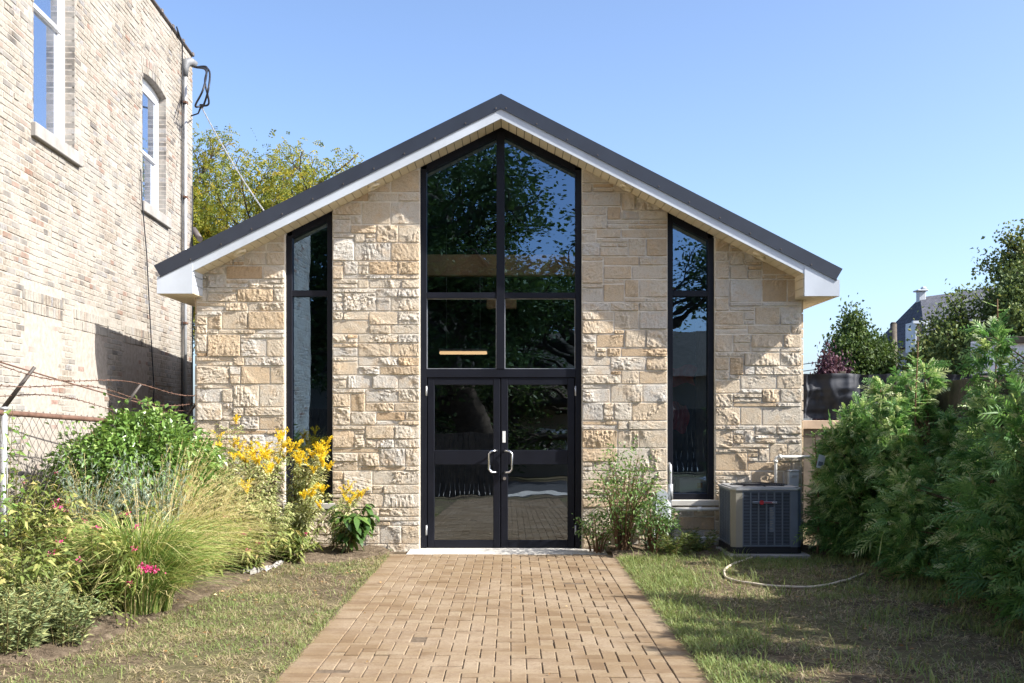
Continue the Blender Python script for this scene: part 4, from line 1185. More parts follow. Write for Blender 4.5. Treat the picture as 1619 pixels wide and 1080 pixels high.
# ---- leafy green shrub by the fence
def leafy_shrub(loc, rng, h, w, n, leaf, wid, mat, label, name='leafy_shrub', twigs=60, tint=(.2, 1.0), droop=.25, group=None, lowcut=.12, up=.5, hull=.5):
    root = empty(name, loc, rng.uniform(0, 6.28), label, 'shrub', group)
    C = stems_curves(twigs, h * .95, w * .85, rng, arch=.25, base_r=.12, hvar=.35)
    stem_mesh(C, .009, .003).build('stems', M['brownstem'], root)
    P, T, tt = along(C, n // (2 * twigs) + int(n * (.5 - hull)) // twigs, lowcut, 1.0, rng)
    # twigs fan leaves off the stems
    d = unit(rng.normal(size=P.shape) + T * .6 + np.array([0, 0, up * .4]))
    off = rng.random((len(P), 1)) ** .6 * (.05 + .16 * h * .5)
    P2 = P + d * off
    k = P2[:, 2] > .03; P2, d, tt2 = P2[k], d[k], tt[k]
    # second ring nearer the outside of the crown
    m = int(n * hull); v = unit(rng.normal(size=(m, 3))); v[:, 2] = np.abs(v[:, 2]) * 1.0 - .15
    lump = .78 + .38 * vnoise(np.arctan2(v[:, 1], v[:, 0]) * 1.3 + 5, v[:, 2] * 2 + 5, int(rng.integers(999)), 1.6)
    rr = (lump * rng.random(m) ** .22)[:, None]
    Q = v * rr * np.array([w, w, h * .56]) + np.array([0, 0, h * .46]); k = Q[:, 2] > .05; Q, v = Q[k], v[k]
    P3 = np.concatenate([P2, Q]); D3 = np.concatenate([d, unit(v * .8 + rng.normal(size=v.shape) * .6 + np.array([0, 0, -.2]))])
    nn = len(P3); mb = MB()
    mb.leaves(P3, D3, leaf * rng.uniform(.6, 1.25, nn), wid * rng.uniform(.7, 1.2, nn), rng.uniform(*tint, nn) * rng.uniform(.6, 1, nn), up=np.tile([0, 0, 1.0], (nn, 1)) + v.mean() * 0, fold=.18, droop=droop, rng=rng)
    mb.build('leaves', M[mat], root)
    return root

def flower_dots(mb, P, rng, size, n, mat=None):
    for p in P:
        q = p + rng.normal(size=(n, 3)) * size * np.array([1, 1, .5]); d = unit(rng.normal(size=(n, 3)) + np.array([0, 0, .8]))
        mb.leaves(q, d, size * rng.uniform(.7, 1.1, n), size * rng.uniform(.6, .9, n), rng.random(n), rng=rng)

r1 = np.random.default_rng(31)
leafy_shrub(tuple(PX(218, 0, 10.9)[:2]) + (0.02,), r1, 1.86, .86, 11500, .085, .042, 'shrub', 'dense rounded glossy green shrub in front of the chain link fence', twigs=70, tint=(.1, 1.0))
leafy_shrub(tuple(PX(300, 0, 11.5)[:2]) + (0.02,), r1, 1.25, .50, 3600, .08, .038, 'shrub', 'lower green shrub between the tall round shrub and the goldenrods', twigs=40, tint=(.1, .9))
# thin climber on the end post
def climber(loc, h, label, rng):
    root = empty('climbing_vine', loc, 0, label, 'vine')
    C = stems_curves(4, h, .10, rng, arch=0, K=14, base_r=.02, hvar=.12); stem_mesh(C, .004, .002).build('stems', M['stem'], root)
    P, T, t = along(C, 26, .15, 1, rng); d = unit(rng.normal(size=P.shape) * np.array([1, 1, .4])); mb = MB()
    mb.leaves(P + d * .03, d, rng.uniform(.05, .11, len(P)), rng.uniform(.025, .05, len(P)), rng.uniform(.2, .9, len(P)), up=np.tile([0, 0, 1.], (len(P), 1)), droop=.3, rng=rng); mb.build('leaves', M['shrub'], root)
climber(tuple(PX(14, 0, 8.75)[:2]) + (0.02,), 1.68, 'thin leafy climber on the fence post at the left edge', r1)

# ---- goldenrod
def goldenrod(loc, rng, n, h, spread, lean, label, bloom=1.0, group='goldenrod plants by the left window', leafpale=0.0):
    root = empty('goldenrod', loc, 0, label, 'flowering plant', group)
    C = stems_curves(n, h, spread, rng, lean=lean, arch=.18, K=12, base_r=.10, hvar=.22)
    stem_mesh(C, .0052, .0022).build('stems', M['brownstem'], root)
    P, T, t = along(C, 125, .15, .97, rng)
    a = rng.uniform(0, 6.28, len(P)); d = unit(np.stack([np.cos(a), np.sin(a), -.25 + .55 * t], 1)); mb = MB()
    L = (.125 - .05 * t) * rng.uniform(.7, 1.2, len(P))
    mb.leaves(P, d, L, L * .2, np.clip(rng.beta(2, 2, len(P)) * .8 + .25 * t + leafpale, 0, 1), up=np.tile([0, 0, 1.], (len(P), 1)), droop=.35, rng=rng)
    mb.build('leaves', M['golden_leaf'], root)
    if bloom > 0:
        mb = MB(); tips = C[rng.random(n) < bloom * .8, -1]
        for p in tips:
            for b in range(int(rng.integers(4, 8))):
                a = rng.uniform(0, 6.28); L = rng.uniform(.06, .13); tt = np.linspace(0, 1, 9)[:, None]
                cur = p + np.array([0, 0, .0 - .03 * rng.random()]) + np.concatenate([np.cos(a) * L * .7 * tt, np.sin(a) * L * .7 * tt, L * (1.35 * tt - .55 * tt ** 2)], 1)
                q = np.repeat(cur, 6, 0) + rng.normal(size=(54, 3)) * .0065
                mb.leaves(q, unit(rng.normal(size=(54, 3)) + np.array([0, 0, 1.])), .0135, .010, rng.random(54), rng=rng)
        if mb.n: mb.build('flower_plumes', M['yellow'], root)
    return root
r2 = np.random.default_rng(41)
def at(px, d, z=.02): v = PX(px, 0, d); return (v[0], v[1], z)
goldenrod(at(345, 12.2), r2, 18, 1.72, .30, (.10, 0), 'tallest goldenrod, sparse stems against the left stone pier', .45)
goldenrod(at(412, 12.15), r2, 23, 1.50, .26, (.10, -.05), 'goldenrod with a full yellow top at the left edge of the window', .95)
goldenrod(at(462, 12.25), r2, 23, 1.42, .22, (.24, -.05), 'goldenrod leaning right across the left window, heavy yellow plumes', 1.0, leafpale=.12)
goldenrod(at(470, 12.0), r2, 9, .85, .22, (.32, -.1), 'short goldenrod bending right below the left window sill', .9, leafpale=.1)
goldenrod(at(372, 11.7), r2, 22, 1.38, .38, (.0, -.1), 'goldenrod with two low yellow clumps before the left pier', .5)
goldenrod(at(330, 11.3), r2, 34, 1.20, .42, (.05, -.1), 'leafy olive goldenrod without blooms behind the tan grass', .12)
goldenrod(at(430, 11.55), r2, 21, .80, .30, (.03, -.05), 'short goldenrod with hardly any bloom low under the yellow plumes', .05)

# ---- broad-leaved plant near the door
def broad_plant(loc, rng, label):
    root = empty('broad_leaf_plant', loc, 0, label, 'plant')
    C = stems_curves(15, .74, .30, rng, arch=.3, K=8, base_r=.07, hvar=.4); stem_mesh(C, .006, .003).build('stems', M['stem'], root)
    P, T, t = along(C, 15, .3, 1, rng); a = rng.uniform(0, 6.28, len(P)); d = unit(np.stack([np.cos(a), np.sin(a), rng.uniform(-.5, .5, len(P))], 1)); mb = MB()
    n = len(P); L = rng.uniform(.09, .19, n); sd = unit(np.cross(d, np.tile([0, 0, 1.], (n, 1)) + rng.normal(size=(n, 3)) * .25)); s_ = np.linspace(0, 1, 6)
    Cc = P[:, None] + d[:, None] * (L[:, None] * s_)[..., None] + np.array([0, 0, -1.]) * (L[:, None] * .55 * s_ ** 2)[..., None]
    W = (L * .21)[:, None] * np.sin(np.pi * np.clip(s_ * .93 + .06, 0, 1))[None] ** .8
    mb.strips(Cc, W, sd, rng.uniform(0, 1, n)); mb.build('leaves', M['broad'], root)
broad_plant(at(548, 12.2), r2, 'dark green broad leaved plant left of the entrance path')
goldenrod(at(528, 12.45), r2, 5, .92, .12, (.16, .0), 'small goldenrod sprig above the broad leaved plant', .9)

# ---- roses by the right of the door
rose = leafy_shrub(at(985, 12.35), np.random.default_rng(52), 1.42, .46, 1500, .055, .030, 'rose', 'airy rose bush beside the entrance with fine light leaves', 'rose_bush', twigs=46, tint=(.15, 1.0), lowcut=.16, hull=.28)
leafy_shrub(at(1032, 12.3), np.random.default_rng(53), .72, .30, 900, .05, .028, 'rose', 'low leafy growth at the foot of the rose bush', 'rose_bush', twigs=18, tint=(.0, .7))
leafy_shrub(at(945, 12.45), np.random.default_rng(54), .55, .26, 500, .05, .026, 'rose', 'small sparse rose shoots nearest the door frame', 'rose_bush', twigs=14, tint=(.2, 1.0))

# ---- ornamental grasses
def grass_clump(loc, rng, n, h, reach, tlo, thi, wid, label, name='fountain_grass', lean=(0, 0), plumes=0, group=None):
    root = empty(name, loc, 0, label, 'ornamental grass', group); K = 9
    a = rng.uniform(0, 2 * math.pi, n); s = reach * (.25 + .75 * rng.random(n)); H = h * (.32 + .68 * rng.random(n) ** .8)
    t = np.linspace(0, 1, K)[None]
    b = np.stack([np.cos(a) * .24 * rng.random(n), np.sin(a) * .24 * rng.random(n), a * 0], 1)
    q = rng.uniform(.45, 1.35, n)[:, None]
    out = s[:, None] * t ** 1.6; z = H[:, None] * (1.9 * t - (.9 + .42 * (s / reach)[:, None] * q) * t ** 2)
    C = np.stack([b[:, :1] + np.cos(a)[:, None] * out + lean[0] * t ** 1.8, b[:, 1:2] + np.sin(a)[:, None] * out + lean[1] * t ** 1.8, np.maximum(z, .015)], -1)
    C += rng.normal(size=C.shape) * .011 * t[..., None]; C[..., 2] = np.maximum(C[..., 2], .012)
    sd = unit(np.stack([-np.sin(a), np.cos(a), a * 0], 1) + rng.normal(size=(n, 3)) * .4)
    W = wid * np.array([.8, 1, 1, .95, .9, .8, .65, .4, .05])[None] * rng.uniform(.6, 1.3, n)[:, None]
    mb = MB(); mb.strips(C, W, sd, rng.uniform(tlo, thi, n)); mb.build('blades', M['fountain'], root)
    if plumes:
        a = rng.uniform(0, 2 * math.pi, plumes); s = reach * rng.uniform(.4, 1.15, plumes); H = h * rng.uniform(.9, 1.25, plumes)
        z = H[:, None] * (1.75 * t - .95 * t ** 2 * (s / reach)[:, None])
        C = np.stack([np.cos(a)[:, None] * s[:, None] * t ** 1.7 + lean[0] * t ** 1.8, np.sin(a)[:, None] * s[:, None] * t ** 1.7 + lean[1] * t ** 1.8, np.maximum(z, .02)], -1)
        sd = unit(np.stack([-np.sin(a), np.cos(a), a * 0], 1)); mb = MB()
        mb.strips(C, np.full(K, .0011), sd, rng.uniform(.7, 1, plumes))
        P, T, tt = along(C, 36, .68, 1.0, rng); m = len(P); d = unit(T + rng.normal(size=(m, 3)) * .55)
        mb.leaves(P, d, rng.uniform(.014, .03, m), .0032, rng.uniform(.7, 1, m), rng=rng); mb.build('seed_heads', M['fountain'], root)
    return root
r3 = np.random.default_rng(61)
r3b = np.random.default_rng(62)
def bed_grasses():
    for px, py, n, h, re_, lo, hi, lab, ln, pl_ in (
        (262, 938, 700, .80, .62, .45, .95, 'pale arching grass spilling toward the lawn behind the green clump', (.30, -.12), 90),
        (140, 930, 380, .75, .50, .35, .95, 'wispy pale grass above the pink flowered perennials', (.05, 0), 60),
        (335, 905, 420, .62, .50, .6, 1.0, 'short tan grass at the bed edge below the goldenrods', (.28, -.12), 70)):
        q = GP(px, py); grass_clump((q[0], q[1], .02), r3b, n, h, re_, lo, hi, .0026, lab, lean=ln, plumes=pl_)

g_ = GP(222, 972)
grass_clump((g_[0], g_[1], .02), r3, 2300, .92, .82, .10, .85, .0036, 'large green fountain grass arching over the soil at the bed front', plumes=30)
g_ = GP(285, 915)
grass_clump((g_[0], g_[1], .02), r3, 650, .88, .62, .55, 1.0, .0026, 'tan arching grass clump with feathery seed heads', lean=(.42, -.05), plumes=140)
g_ = GP(180, 905)
grass_clump((g_[0], g_[1], .02), r3, 450, .82, .55, .30, .9, .0024, 'wispy tall grass behind the green fountain grass', plumes=60)

bed_grasses()
# ---- pink flowered perennials and weeds at the front left
def perennial(loc, rng, n, h, spread, label, mat='phlox', leaf=.10, wid=.030, flowers=5, group='pink flowered perennials', lean=(0, 0), per=46, big=None):
    root = empty('pink_perennial', loc, 0, label, 'flowering plant', group)
    C = stems_curves(n, h, spread, rng, lean=lean, arch=.25, K=9, base_r=.12, hvar=.4); stem_mesh(C, .0048, .002).build('stems', M['stem'], root)
    P, T, t = along(C, per, .08, 1, rng); a = rng.uniform(0, 6.28, len(P)); d = unit(np.stack([np.cos(a), np.sin(a), rng.uniform(-.5, .6, len(P))], 1)); mb = MB()
    L = leaf * rng.uniform(.6, 1.25, len(P)); mb.leaves(P, d, L, L * (wid / leaf), rng.random(len(P)), up=np.tile([0, 0, 1.], (len(P), 1)), droop=.3, rng=rng)
    mb.build('leaves', M[mat], root)
    if flowers:
        mb = MB(); idx = rng.choice(n, min(flowers, n), False); flower_dots(mb, C[idx, -1], rng, .017, 16)
        if big is not None: flower_dots(mb, np.array(big) + rng.normal(size=(7, 3)) * np.array([.035, .02, .016]), rng, .02, 16)
        mb.build('blossoms', M['pink'], root)
    return root
r4 = np.random.default_rng(71)
for (px, d, n, h, sp, fl, lab, ln) in (
    (20, 8.6, 26, 1.25, .42, 3, 'tall leafy perennial at the left edge below the barbed wire', (.1, 0)),
    (95, 8.9, 26, 1.12, .42, 5, 'perennial with pink blooms beside the silvery sage', (.05, 0)),
    (150, 8.2, 30, .88, .40, 5, 'olive perennial with small pink blooms behind the front weeds', (0, 0)),
    (40, 7.6, 26, .85, .38, 3, 'bushy perennial low at the left edge with few pink blooms', (0, 0)),
    (70, 10.2, 22, 1.22, .45, 4, 'perennial hugging the chain link mesh in the middle of the fence', (0, 0)),
    (395, 10.9, 20, .50, .36, 5, 'low perennial with pink blooms below the goldenrods', (0, 0)),
    (325, 10.4, 22, .72, .40, 3, 'olive perennial between the tan grass and the goldenrods', (0, 0))):
    perennial(at(px, d), r4, n, h, sp, lab, flowers=fl, lean=ln)
bp = at(205, 7.95)
tgt = PX(234, 899, 7.7) - np.array(bp)
perennial(bp, r4, 4, .54, .10, 'perennial with one large magenta bloom in front of the green grass', flowers=1, big=tgt, per=14, leaf=.075, wid=.02)
def weed(loc, rng, n, h, sp, label, mat='weed', spikes=True, group='grey green weeds along the bed front'):
    root = empty('leafy_weed', loc, 0, label, 'weed', group)
    C = stems_curves(n, h, sp, rng, arch=.2, K=10, base_r=.14, hvar=.5); stem_mesh(C, .0042, .0016).build('stems', M['stem'], root)
    P, T, t = along(C, 60, .05, .85, rng); a = rng.uniform(0, 6.28, len(P)); d = unit(np.stack([np.cos(a), np.sin(a), rng.uniform(-.3, .7, len(P))], 1)); mb = MB()
    L = rng.uniform(.03, .075, len(P)); mb.leaves(P + d * rng.uniform(0, .03, (len(P), 1)), d, L, L * .22, .15 + .75 * rng.random(len(P)), rng=rng)
    if spikes:
        P, T, t = along(C, 44, .7, 1, rng); mb.leaves(P, unit(T * .4 + rng.normal(size=P.shape)), .012, .008, rng.uniform(.75, 1, len(P)), rng=rng)
    mb.build('leaves', M[mat], root)
for (px, py, n, h, sp, lab) in ((22, 1040, 34, .62, .30, 'grey green weed at the lower left corner of the bed'), (100, 1024, 34, .62, .30, 'spiky yellow green weed left of the fountain grass'),
                               (-30, 1000, 30, .75, .30, 'tall pale weed cut by the left edge'), (120, 985, 26, .72, .28, 'slim upright weed behind the spiky yellow green one'), (55, 985, 30, .75, .32, 'dense weed behind the lower left corner weed')):
    g_ = GP(px, py); weed((g_[0], g_[1], .02), r4, n, h, sp, lab)
for (px, d, n, h, sp, fl, lab, ln) in (
    (215, 9.4, 24, .95, .45, 3, 'leafy perennial filling the bed behind the green fountain grass', (0, 0)),
    (300, 11.0, 22, .85, .42, 2, 'leafy perennial under the lower green shrub', (.05, 0)),
    (15, 9.6, 24, 1.30, .45, 3, 'tallest perennial at the foot of the end fence post', (.1, 0)),
    (455, 11.5, 16, .42, .30, 2, 'low spreading perennial at the bed edge under the window', (0, 0)),
    (130, 10.6, 24, 1.05, .5, 2, 'perennial before the left foot of the round green shrub', (0, 0))):
    perennial(at(px, d), r4, n, h, sp, lab, flowers=fl, lean=ln)
sg = at(150, 9.9)
def sage(loc, rng, label):
    root = empty('sage_plant', loc, 0, label, 'plant')
    C = stems_curves(40, 1.36, .28, rng, arch=.1, K=9, base_r=.12, hvar=.35); stem_mesh(C, .004, .0015).build('stems', M['stem'], root)
    P, T, t = along(C, 70, .15, 1, rng); mb = MB(); mb.leaves(P, unit(T + rng.normal(size=P.shape) * .5), rng.uniform(.03, .07, len(P)), .007, rng.random(len(P)), rng=rng); mb.build('leaves', M['sage'], root)
sage(at(150, 9.9), r4, 'silvery blue sage in front of the chain link mesh')
sage(at(242, 9.6), r4, 'silvery sage behind the wispy tall grass')
# small weeds at the feet of the wall, right
for (px, d, lab) in ((1065, 12.15, 'low dark weed between the gas meter and the air conditioner'), (1110, 12.3, 'small weed under the right window pipe')):
    weed(at(px, d), r4, 16, .34, .22, lab, 'maple', False, 'low weeds along the right wall')

# ---- cedar hedge
def cedar_mesh(rng, h, w, n, leader=.0):
    """fronds and wood of one arborvitae: several upright plumes grown together"""
    nP = 7
    pa = rng.uniform(0, 6.28) + np.arange(nP) * 2.4; pr = w * np.array([.0, .40, .58, .68, .74, .66, .52]); ph = h * np.concatenate([[1.0], rng.uniform(.5, 1.0, nP - 1)]); pw = w * np.concatenate([[.50], rng.uniform(.34, .55, nP - 1)])
    wt = ph * pw; pid = rng.choice(nP, n, p=wt / wt.sum())
    t = rng.random(n) ** .85; z = .06 + (ph[pid] - .06) * t
    prof = pw[pid] * (np.clip(t / .15, 0, 1) ** .5) * (1 - .88 * np.clip((t - .25) / .75, 0, 1) ** 1.1)
    a = rng.uniform(0, 2 * math.pi, n)
    lump = .66 + .62 * vnoise(a * 1.4 + 9 + pid * 3.3, z * 2.6, int(rng.integers(9999)), 1.3)
    fr = rng.random(n) ** .55
    R = prof * lump * fr
    lean = 1 + .35 * t
    cxp, cyp = pr[pid] * np.cos(pa[pid]) * lean, pr[pid] * np.sin(pa[pid]) * lean
    P = np.stack([cxp + R * np.cos(a), cyp + R * np.sin(a), z], 1)
    gap = vnoise(a * 1.1 + pid * 2.7 + 20, z * 3.4, int(rng.integers(9999)), 1.2) + .35 * (vnoise(a * 3 + 20, z * 7, int(rng.integers(9999)), 1.2) - .5)
    kp = (gap > .40) | (rng.random(n) < .12)
    P, a, t, z, fr, pid = P[kp], a[kp], t[kp], z[kp], fr[kp], pid[kp]; n = len(P)
    el = rng.normal(.35, .35, n) - .5 * (fr > .9) * rng.random(n) + .5 * t ** 2
    D = np.stack([np.cos(a) * np.cos(el), np.sin(a) * np.cos(el), np.sin(el)], 1); D = unit(D + rng.normal(size=D.shape) * .25)
    L = rng.uniform(.12, .27, n) * (1 - .25 * t) * (1 + .55 * (fr > .75) * rng.random(n))
    sd = unit(np.cross(D, np.stack([np.cos(a), np.sin(a), a * 0], 1) * .6 + rng.normal(size=D.shape) * .6))
    tone = np.clip(.0 + .85 * rng.beta(1.3, 1.5, n) + .18 * t, 0, 1)
    mb = MB(); sg_ = np.concatenate([[0.], np.repeat(np.linspace(.12, .9, 7), 2)]); sgn = np.concatenate([[0], np.tile([1, -1], 7)])
    droop = rng.uniform(.1, .45, n)
    for s_, q in zip(sg_, sgn):
        base = P + D * (L * s_)[:, None] + np.array([0, 0, -1.]) * (L * droop * s_ ** 2)[:, None]
        if q == 0: dd, l = D, L
        else: dd, l = unit(D * .8 + sd * q * .75 + rng.normal(size=D.shape) * .1), L * (.52 - .36 * s_)
        mb.leaves(base, dd, l, .015 if q else .015, np.clip(tone + .18 * s_ + rng.normal(0, .05, n), 0, 1), up=np.cross(sd, D), fold=.2, droop=.22, rng=rng)
    wd = MB(); nz = 9; zz = np.linspace(0, h * .97, nz); tr = np.stack([.03 * np.sin(zz * 2), .03 * np.cos(zz * 2.3) - .03, zz], 1)
    wd.tube(tr, np.linspace(.032, .006, nz), 7)
    m = 60; k = rng.integers(0, n, m); c = np.stack([np.interp(z[k] * .75, zz, tr[:, 0]), np.interp(z[k] * .75, zz, tr[:, 1]), z[k] * .75], 1)
    wd.segs(c, P[k], .009, .003, 4)
    return mb, wd
def cedar(mb, wd, loc, rz, sc, label):
    root = empty('cedar_shrub', loc, rz, label, 'hedge tree', 'cedars of the right hedge'); root.scale = sc
    mb.build('crown', M['cedar'], root); wd.build('trunk', M['brownstem'], root); return root
r5 = np.random.default_rng(81)
protoA = cedar(*cedar_mesh(r5, 2.15, .76, 3000), at(1462, 11.45, 0), .3, (1, 1, 1), 'tall cedar in the middle of the hedge with light feathery top')
protoB = cedar(*cedar_mesh(r5, 1.85, .80, 2800), at(1560, 10.1, 0), 1.2, (1, 1, 1.0), 'broad cedar near the right edge, lower sprays spilling over the lawn')
protoC = cedar(*cedar_mesh(r5, 1.5, .60, 1900), at(1338, 12.35, 0), 3.6, (.70, .70, .86), 'shortest bright green cedar touching the air conditioner side')
def more(proto, loc, rz, sc, label):
    c = copy_tree(proto); c.location = loc; c.rotation_euler = (0, 0, rz); c.scale = sc; c['label'] = label; return c
more(protoC, at(1362, 12.0, 0), 4.4, (.85, .85, 1.15), 'second small cedar from the stone building in the hedge')
more(protoA, at(1395, 12.3, 0), 4.0, (.95, .95, .93), 'cedar in front of the black tarpaulin end')
more(protoB, at(1510, 11.9, 0), 3.1, (1, 1, .95), 'cedar at the back of the hedge below the distant grey roof')
more(protoA, at(1590, 10.6, 0), 5.1, (.82, .82, .86), 'cedar standing before the white brick garage')
more(protoB, at(1650, 9.3, 0), 0.2, (1, 1, .82), 'cedar at the right edge, cut by the frame')
more(protoA, (4.45, -4.6, 0), 1.5, (1.05, 1.05, 1.12), 'cedar just outside the right edge shading the lawn')
more(protoB, (4.5, -5.6, 0), 2.5, (1.0, 1.0, 1.40), 'second cedar outside the frame toward the street')
more(protoA, (4.45, -6.7, 0), .5, (1.0, 1.0, 1.30), 'third cedar outside the frame toward the street')
# slim leader rising above the hedge
def leader(loc, h, label, rng):
    root = empty('cedar_sapling', loc, 0, label, 'shoot')
    zz = np.linspace(0, h, 16); C = np.stack([.02 * np.sin(zz * 3), zz * .02, zz], 1); mb = MB(); mb.tube(C, np.linspace(.016, .005, 16), 6); mb.build('stem', M['brownstem'], root)
    n = 40; z = rng.uniform(h * .45, h * .99, n); a = rng.uniform(0, 6.28, n); P = np.stack([.02 * np.sin(z * 3), z * .02, z], 1); D = unit(np.stack([np.cos(a), np.sin(a), rng.uniform(.0, .9, n)], 1)); mb = MB()
    L = rng.uniform(.10, .26, n) * (1.25 - .6 * z / h)
    for s_ in np.linspace(0, .9, 8):
        for q in (1, -1):
            sd = unit(np.cross(D, [0, 0, 1.])); mb.leaves(P + D * (L * s_)[:, None], unit(D + sd * q * .8), L * (.45 - .3 * s_), .010, rng.uniform(.45, 1, n), rng=rng)
    mb.build('sprays', M['cedar'], root)
leader(at(1578, 10.0, 0), 2.72, 'slim bare leader shoot rising above the hedge at right', r5)
leader(at(1452, 11.2, 0), 2.40, 'thin leader shoot above the middle of the hedge', r5)
leader(at(1292, 12.1, 0), 1.42, 'thin yellowish shoot beside the stone wall corner', r5)
tagp = empty('plant_tag', tuple(PX(1298, 730, 11.9)), .3, 'small pale blue tag hanging in the hedge near the wall corner', 'tag')
mb = MB(); mb.box(-.045, .045, -.001, .001, -.075, .075, .5, .0006); mb.build('card', M['white_metal'], tagp)
mb = MB(); mb.box(-.03, .03, -.0022, -.0012, -.05, .0); mb.build('print_block', M['slate_paint'], tagp)
mb = MB(); mb.tube([(0, 0, .075), (.01, .01, .14), (.03, .03, .2)], .0015, 4); mb.build('string', M['stem'], tagp)
tagp.rotation_euler = (0, .25, .3)

# ---- trees
def grow_tree(rng, h, trunk_r, levels, n_child, ang, lenf, first, leafy_from=2, up=.25, K=5, tropism=0.0):
    segs = []; tips = []
    def rec(p, d, L, r, lev):
        pts = [p]; q = p.copy(); dd = d.copy()
        for k in range(K):
            dd = unit(dd + rng.normal(size=3) * .13 + np.array([0, 0, up * .12 + tropism * lev * .05])); q = q + dd * L / K; pts.append(q.copy())
        r1 = r * .6
        for k in range(K): segs.append((pts[k], pts[k + 1], r + (r1 - r) * k / K, r + (r1 - r) * (k + 1) / K, lev))
        if lev >= leafy_from:
            for k in range(1, K + 1): tips.append((pts[k], dd, lev))
        if lev == levels: return
        for c in range(n_child[lev]):
            t = first[lev] + (1 - first[lev]) * (c + rng.random()) / n_child[lev]
            i = min(int(t * K), K - 1); b = pts[i] + (pts[i + 1] - pts[i]) * (t * K - i)
            ax = unit(np.cross(dd, rng.normal(size=3))); an = ang[lev] * rng.uniform(.7, 1.3)
            nd = unit(dd * math.cos(an) + ax * math.sin(an)); rec(b, nd, L * lenf[lev] * rng.uniform(.75, 1.15) * (1.15 - .45 * t), max(r1 * .75 * (1.2 - .5 * t), .006), lev + 1)
        rec(pts[-1], unit(dd + rng.normal(size=3) * .2), L * lenf[lev] * .8, r1, lev + 1)
    rec(np.zeros(3), np.array([0, 0, 1.]), h, trunk_r, 0)
    return segs, tips
def tree(name, loc, rng, label, mat, spec, leaf, wid, per, scatter, tint, cat='tree', group=None, compound=0, keep=1.0, minz=0.0, scale=(1, 1, 1), H=None):
    root = empty(name, loc, 0, label, cat, group); root.scale = scale
    segs, tips = grow_tree(rng, **spec)
    if H:
        k_ = H / max(t[0][2] for t in tips)
        segs = [(s_[0] * k_, s_[1] * k_, s_[2] * k_, s_[3] * k_, s_[4]) for s_ in segs]; tips = [(t[0] * k_, t[1], t[2]) for t in tips]
    mb = MB(); mb.segs([s[0] for s in segs], [s[1] for s in segs], [s[2] for s in segs], [s[3] for s in segs], 6); mb.build('trunk', M['bark'], root)
    T = np.array([t[0] for t in tips]); D = np.array([t[1] for t in tips])
    if keep < 1:
        top = (T[:, 2] - T[:, 2].min()) / (np.ptp(T[:, 2]) + 1e-9); k = rng.random(len(T)) < 1 - (1 - keep) * top ** 2; T, D = T[k], D[k]
    k = T[:, 2] > minz; T, D = T[k], D[k]
    clump = rng.random(len(T))
    P = np.repeat(T, per, 0) + rng.normal(size=(len(T) * per, 3)) * scatter; n = len(P)
    d = unit(np.repeat(D, per, 0) * .5 + rng.normal(size=(n, 3)) + np.array([0, 0, -.3])); tn = np.clip(tint[0] + (tint[1] - tint[0]) * (.55 * rng.random(n) + .45 * np.repeat(clump, per)), 0, 1)
    mb = MB()
    if compound:
        sd = unit(np.cross(d, rng.normal(size=d.shape)))
        Lr = leaf * rng.uniform(.7, 1.3, n)
        for s_ in np.linspace(.1, 1, compound):
            for q in (1, -1):
                b = P + d * (Lr * s_)[:, None] + np.array([0, 0, -1.]) * (Lr * .35 * s_ ** 2)[:, None]
                mb.leaves(b, unit(sd * q + d * .4), leaf * .26, wid, tn, rng=rng)
    else: mb.leaves(P, d, leaf * rng.uniform(.6, 1.3, n), wid * rng.uniform(.6, 1.3, n), tn, fold=.15, droop=.15, rng=rng)
    mb.build('crown', M[mat], root); return root
spec = dict(h=2.9, trunk_r=.17, levels=4, n_child=[5, 4, 4, 3], ang=[.85, .75, .7, .7], lenf=[.72, .70, .68, .66], first=[.45, .3, .25, .2], leafy_from=3, up=.45)
tree('locust_tree', at(380, 25.0, 0), np.random.default_rng(97), 'yellow green locust tree behind the brick building and stone roof', 'locust', spec, .23, .034, 4, .20, (.05, 1.0), compound=5, keep=.72, H=8.9)
spec2 = dict(h=3.0, trunk_r=.2, levels=4, n_child=[7, 5, 4, 3], ang=[.55, .5, .5, .55], lenf=[.70, .66, .62, .6], first=[.25, .2, .2, .2], leafy_from=2, up=.95)
tree('maple_tree', at(1655, 27.0, -.6), np.random.default_rng(103), 'large tall airy olive green tree at the right edge', 'maple', spec2, .10, .075, 9, .16, (.1, 1.0), H=7.1)
spec3 = dict(h=1.7, trunk_r=.10, levels=3, n_child=[6, 5, 4], ang=[.7, .7, .7], lenf=[.62, .6, .6], first=[.3, .2, .2], leafy_from=1, up=.5)
tree('small_tree', at(1352, 30.0, 0), np.random.default_rng(105), 'round green tree behind the tarpaulin fence', 'oak', spec3, .12, .09, 20, .2, (0, .8), scale=(.85, .85, 1), H=4.7)
tree('plum_tree', at(1305, 27.0, 0), np.random.default_rng(106), 'purple leafed small tree above the tarpaulin fence', 'plum', spec3, .12, .09, 14, .18, (0, 1), scale=(.62, .62, 1), H=3.15)
tree('small_tree', at(1428, 36.0, 0), np.random.default_rng(107), 'pale green tree between the pole and the grey roofed house', 'oak', spec3, .15, .12, 12, .22, (.3, 1), scale=(.9, .9, 1), H=3.6)
tree('maple_tree', at(1556, 24.0, 0), np.random.default_rng(108), 'dark bushy tree in front of the grey roofed house', 'maple', spec3, .09, .07, 34, .2, (0, .8), scale=(.95, .95, 1), H=5.0)

tree('small_tree', at(1487, 29.0, 0), np.random.default_rng(109), 'low bushy tree under the eave of the grey roofed house', 'maple', spec3, .11, .085, 24, .2, (.2, .9), scale=(1.0, 1.0, 1), H=3.75)

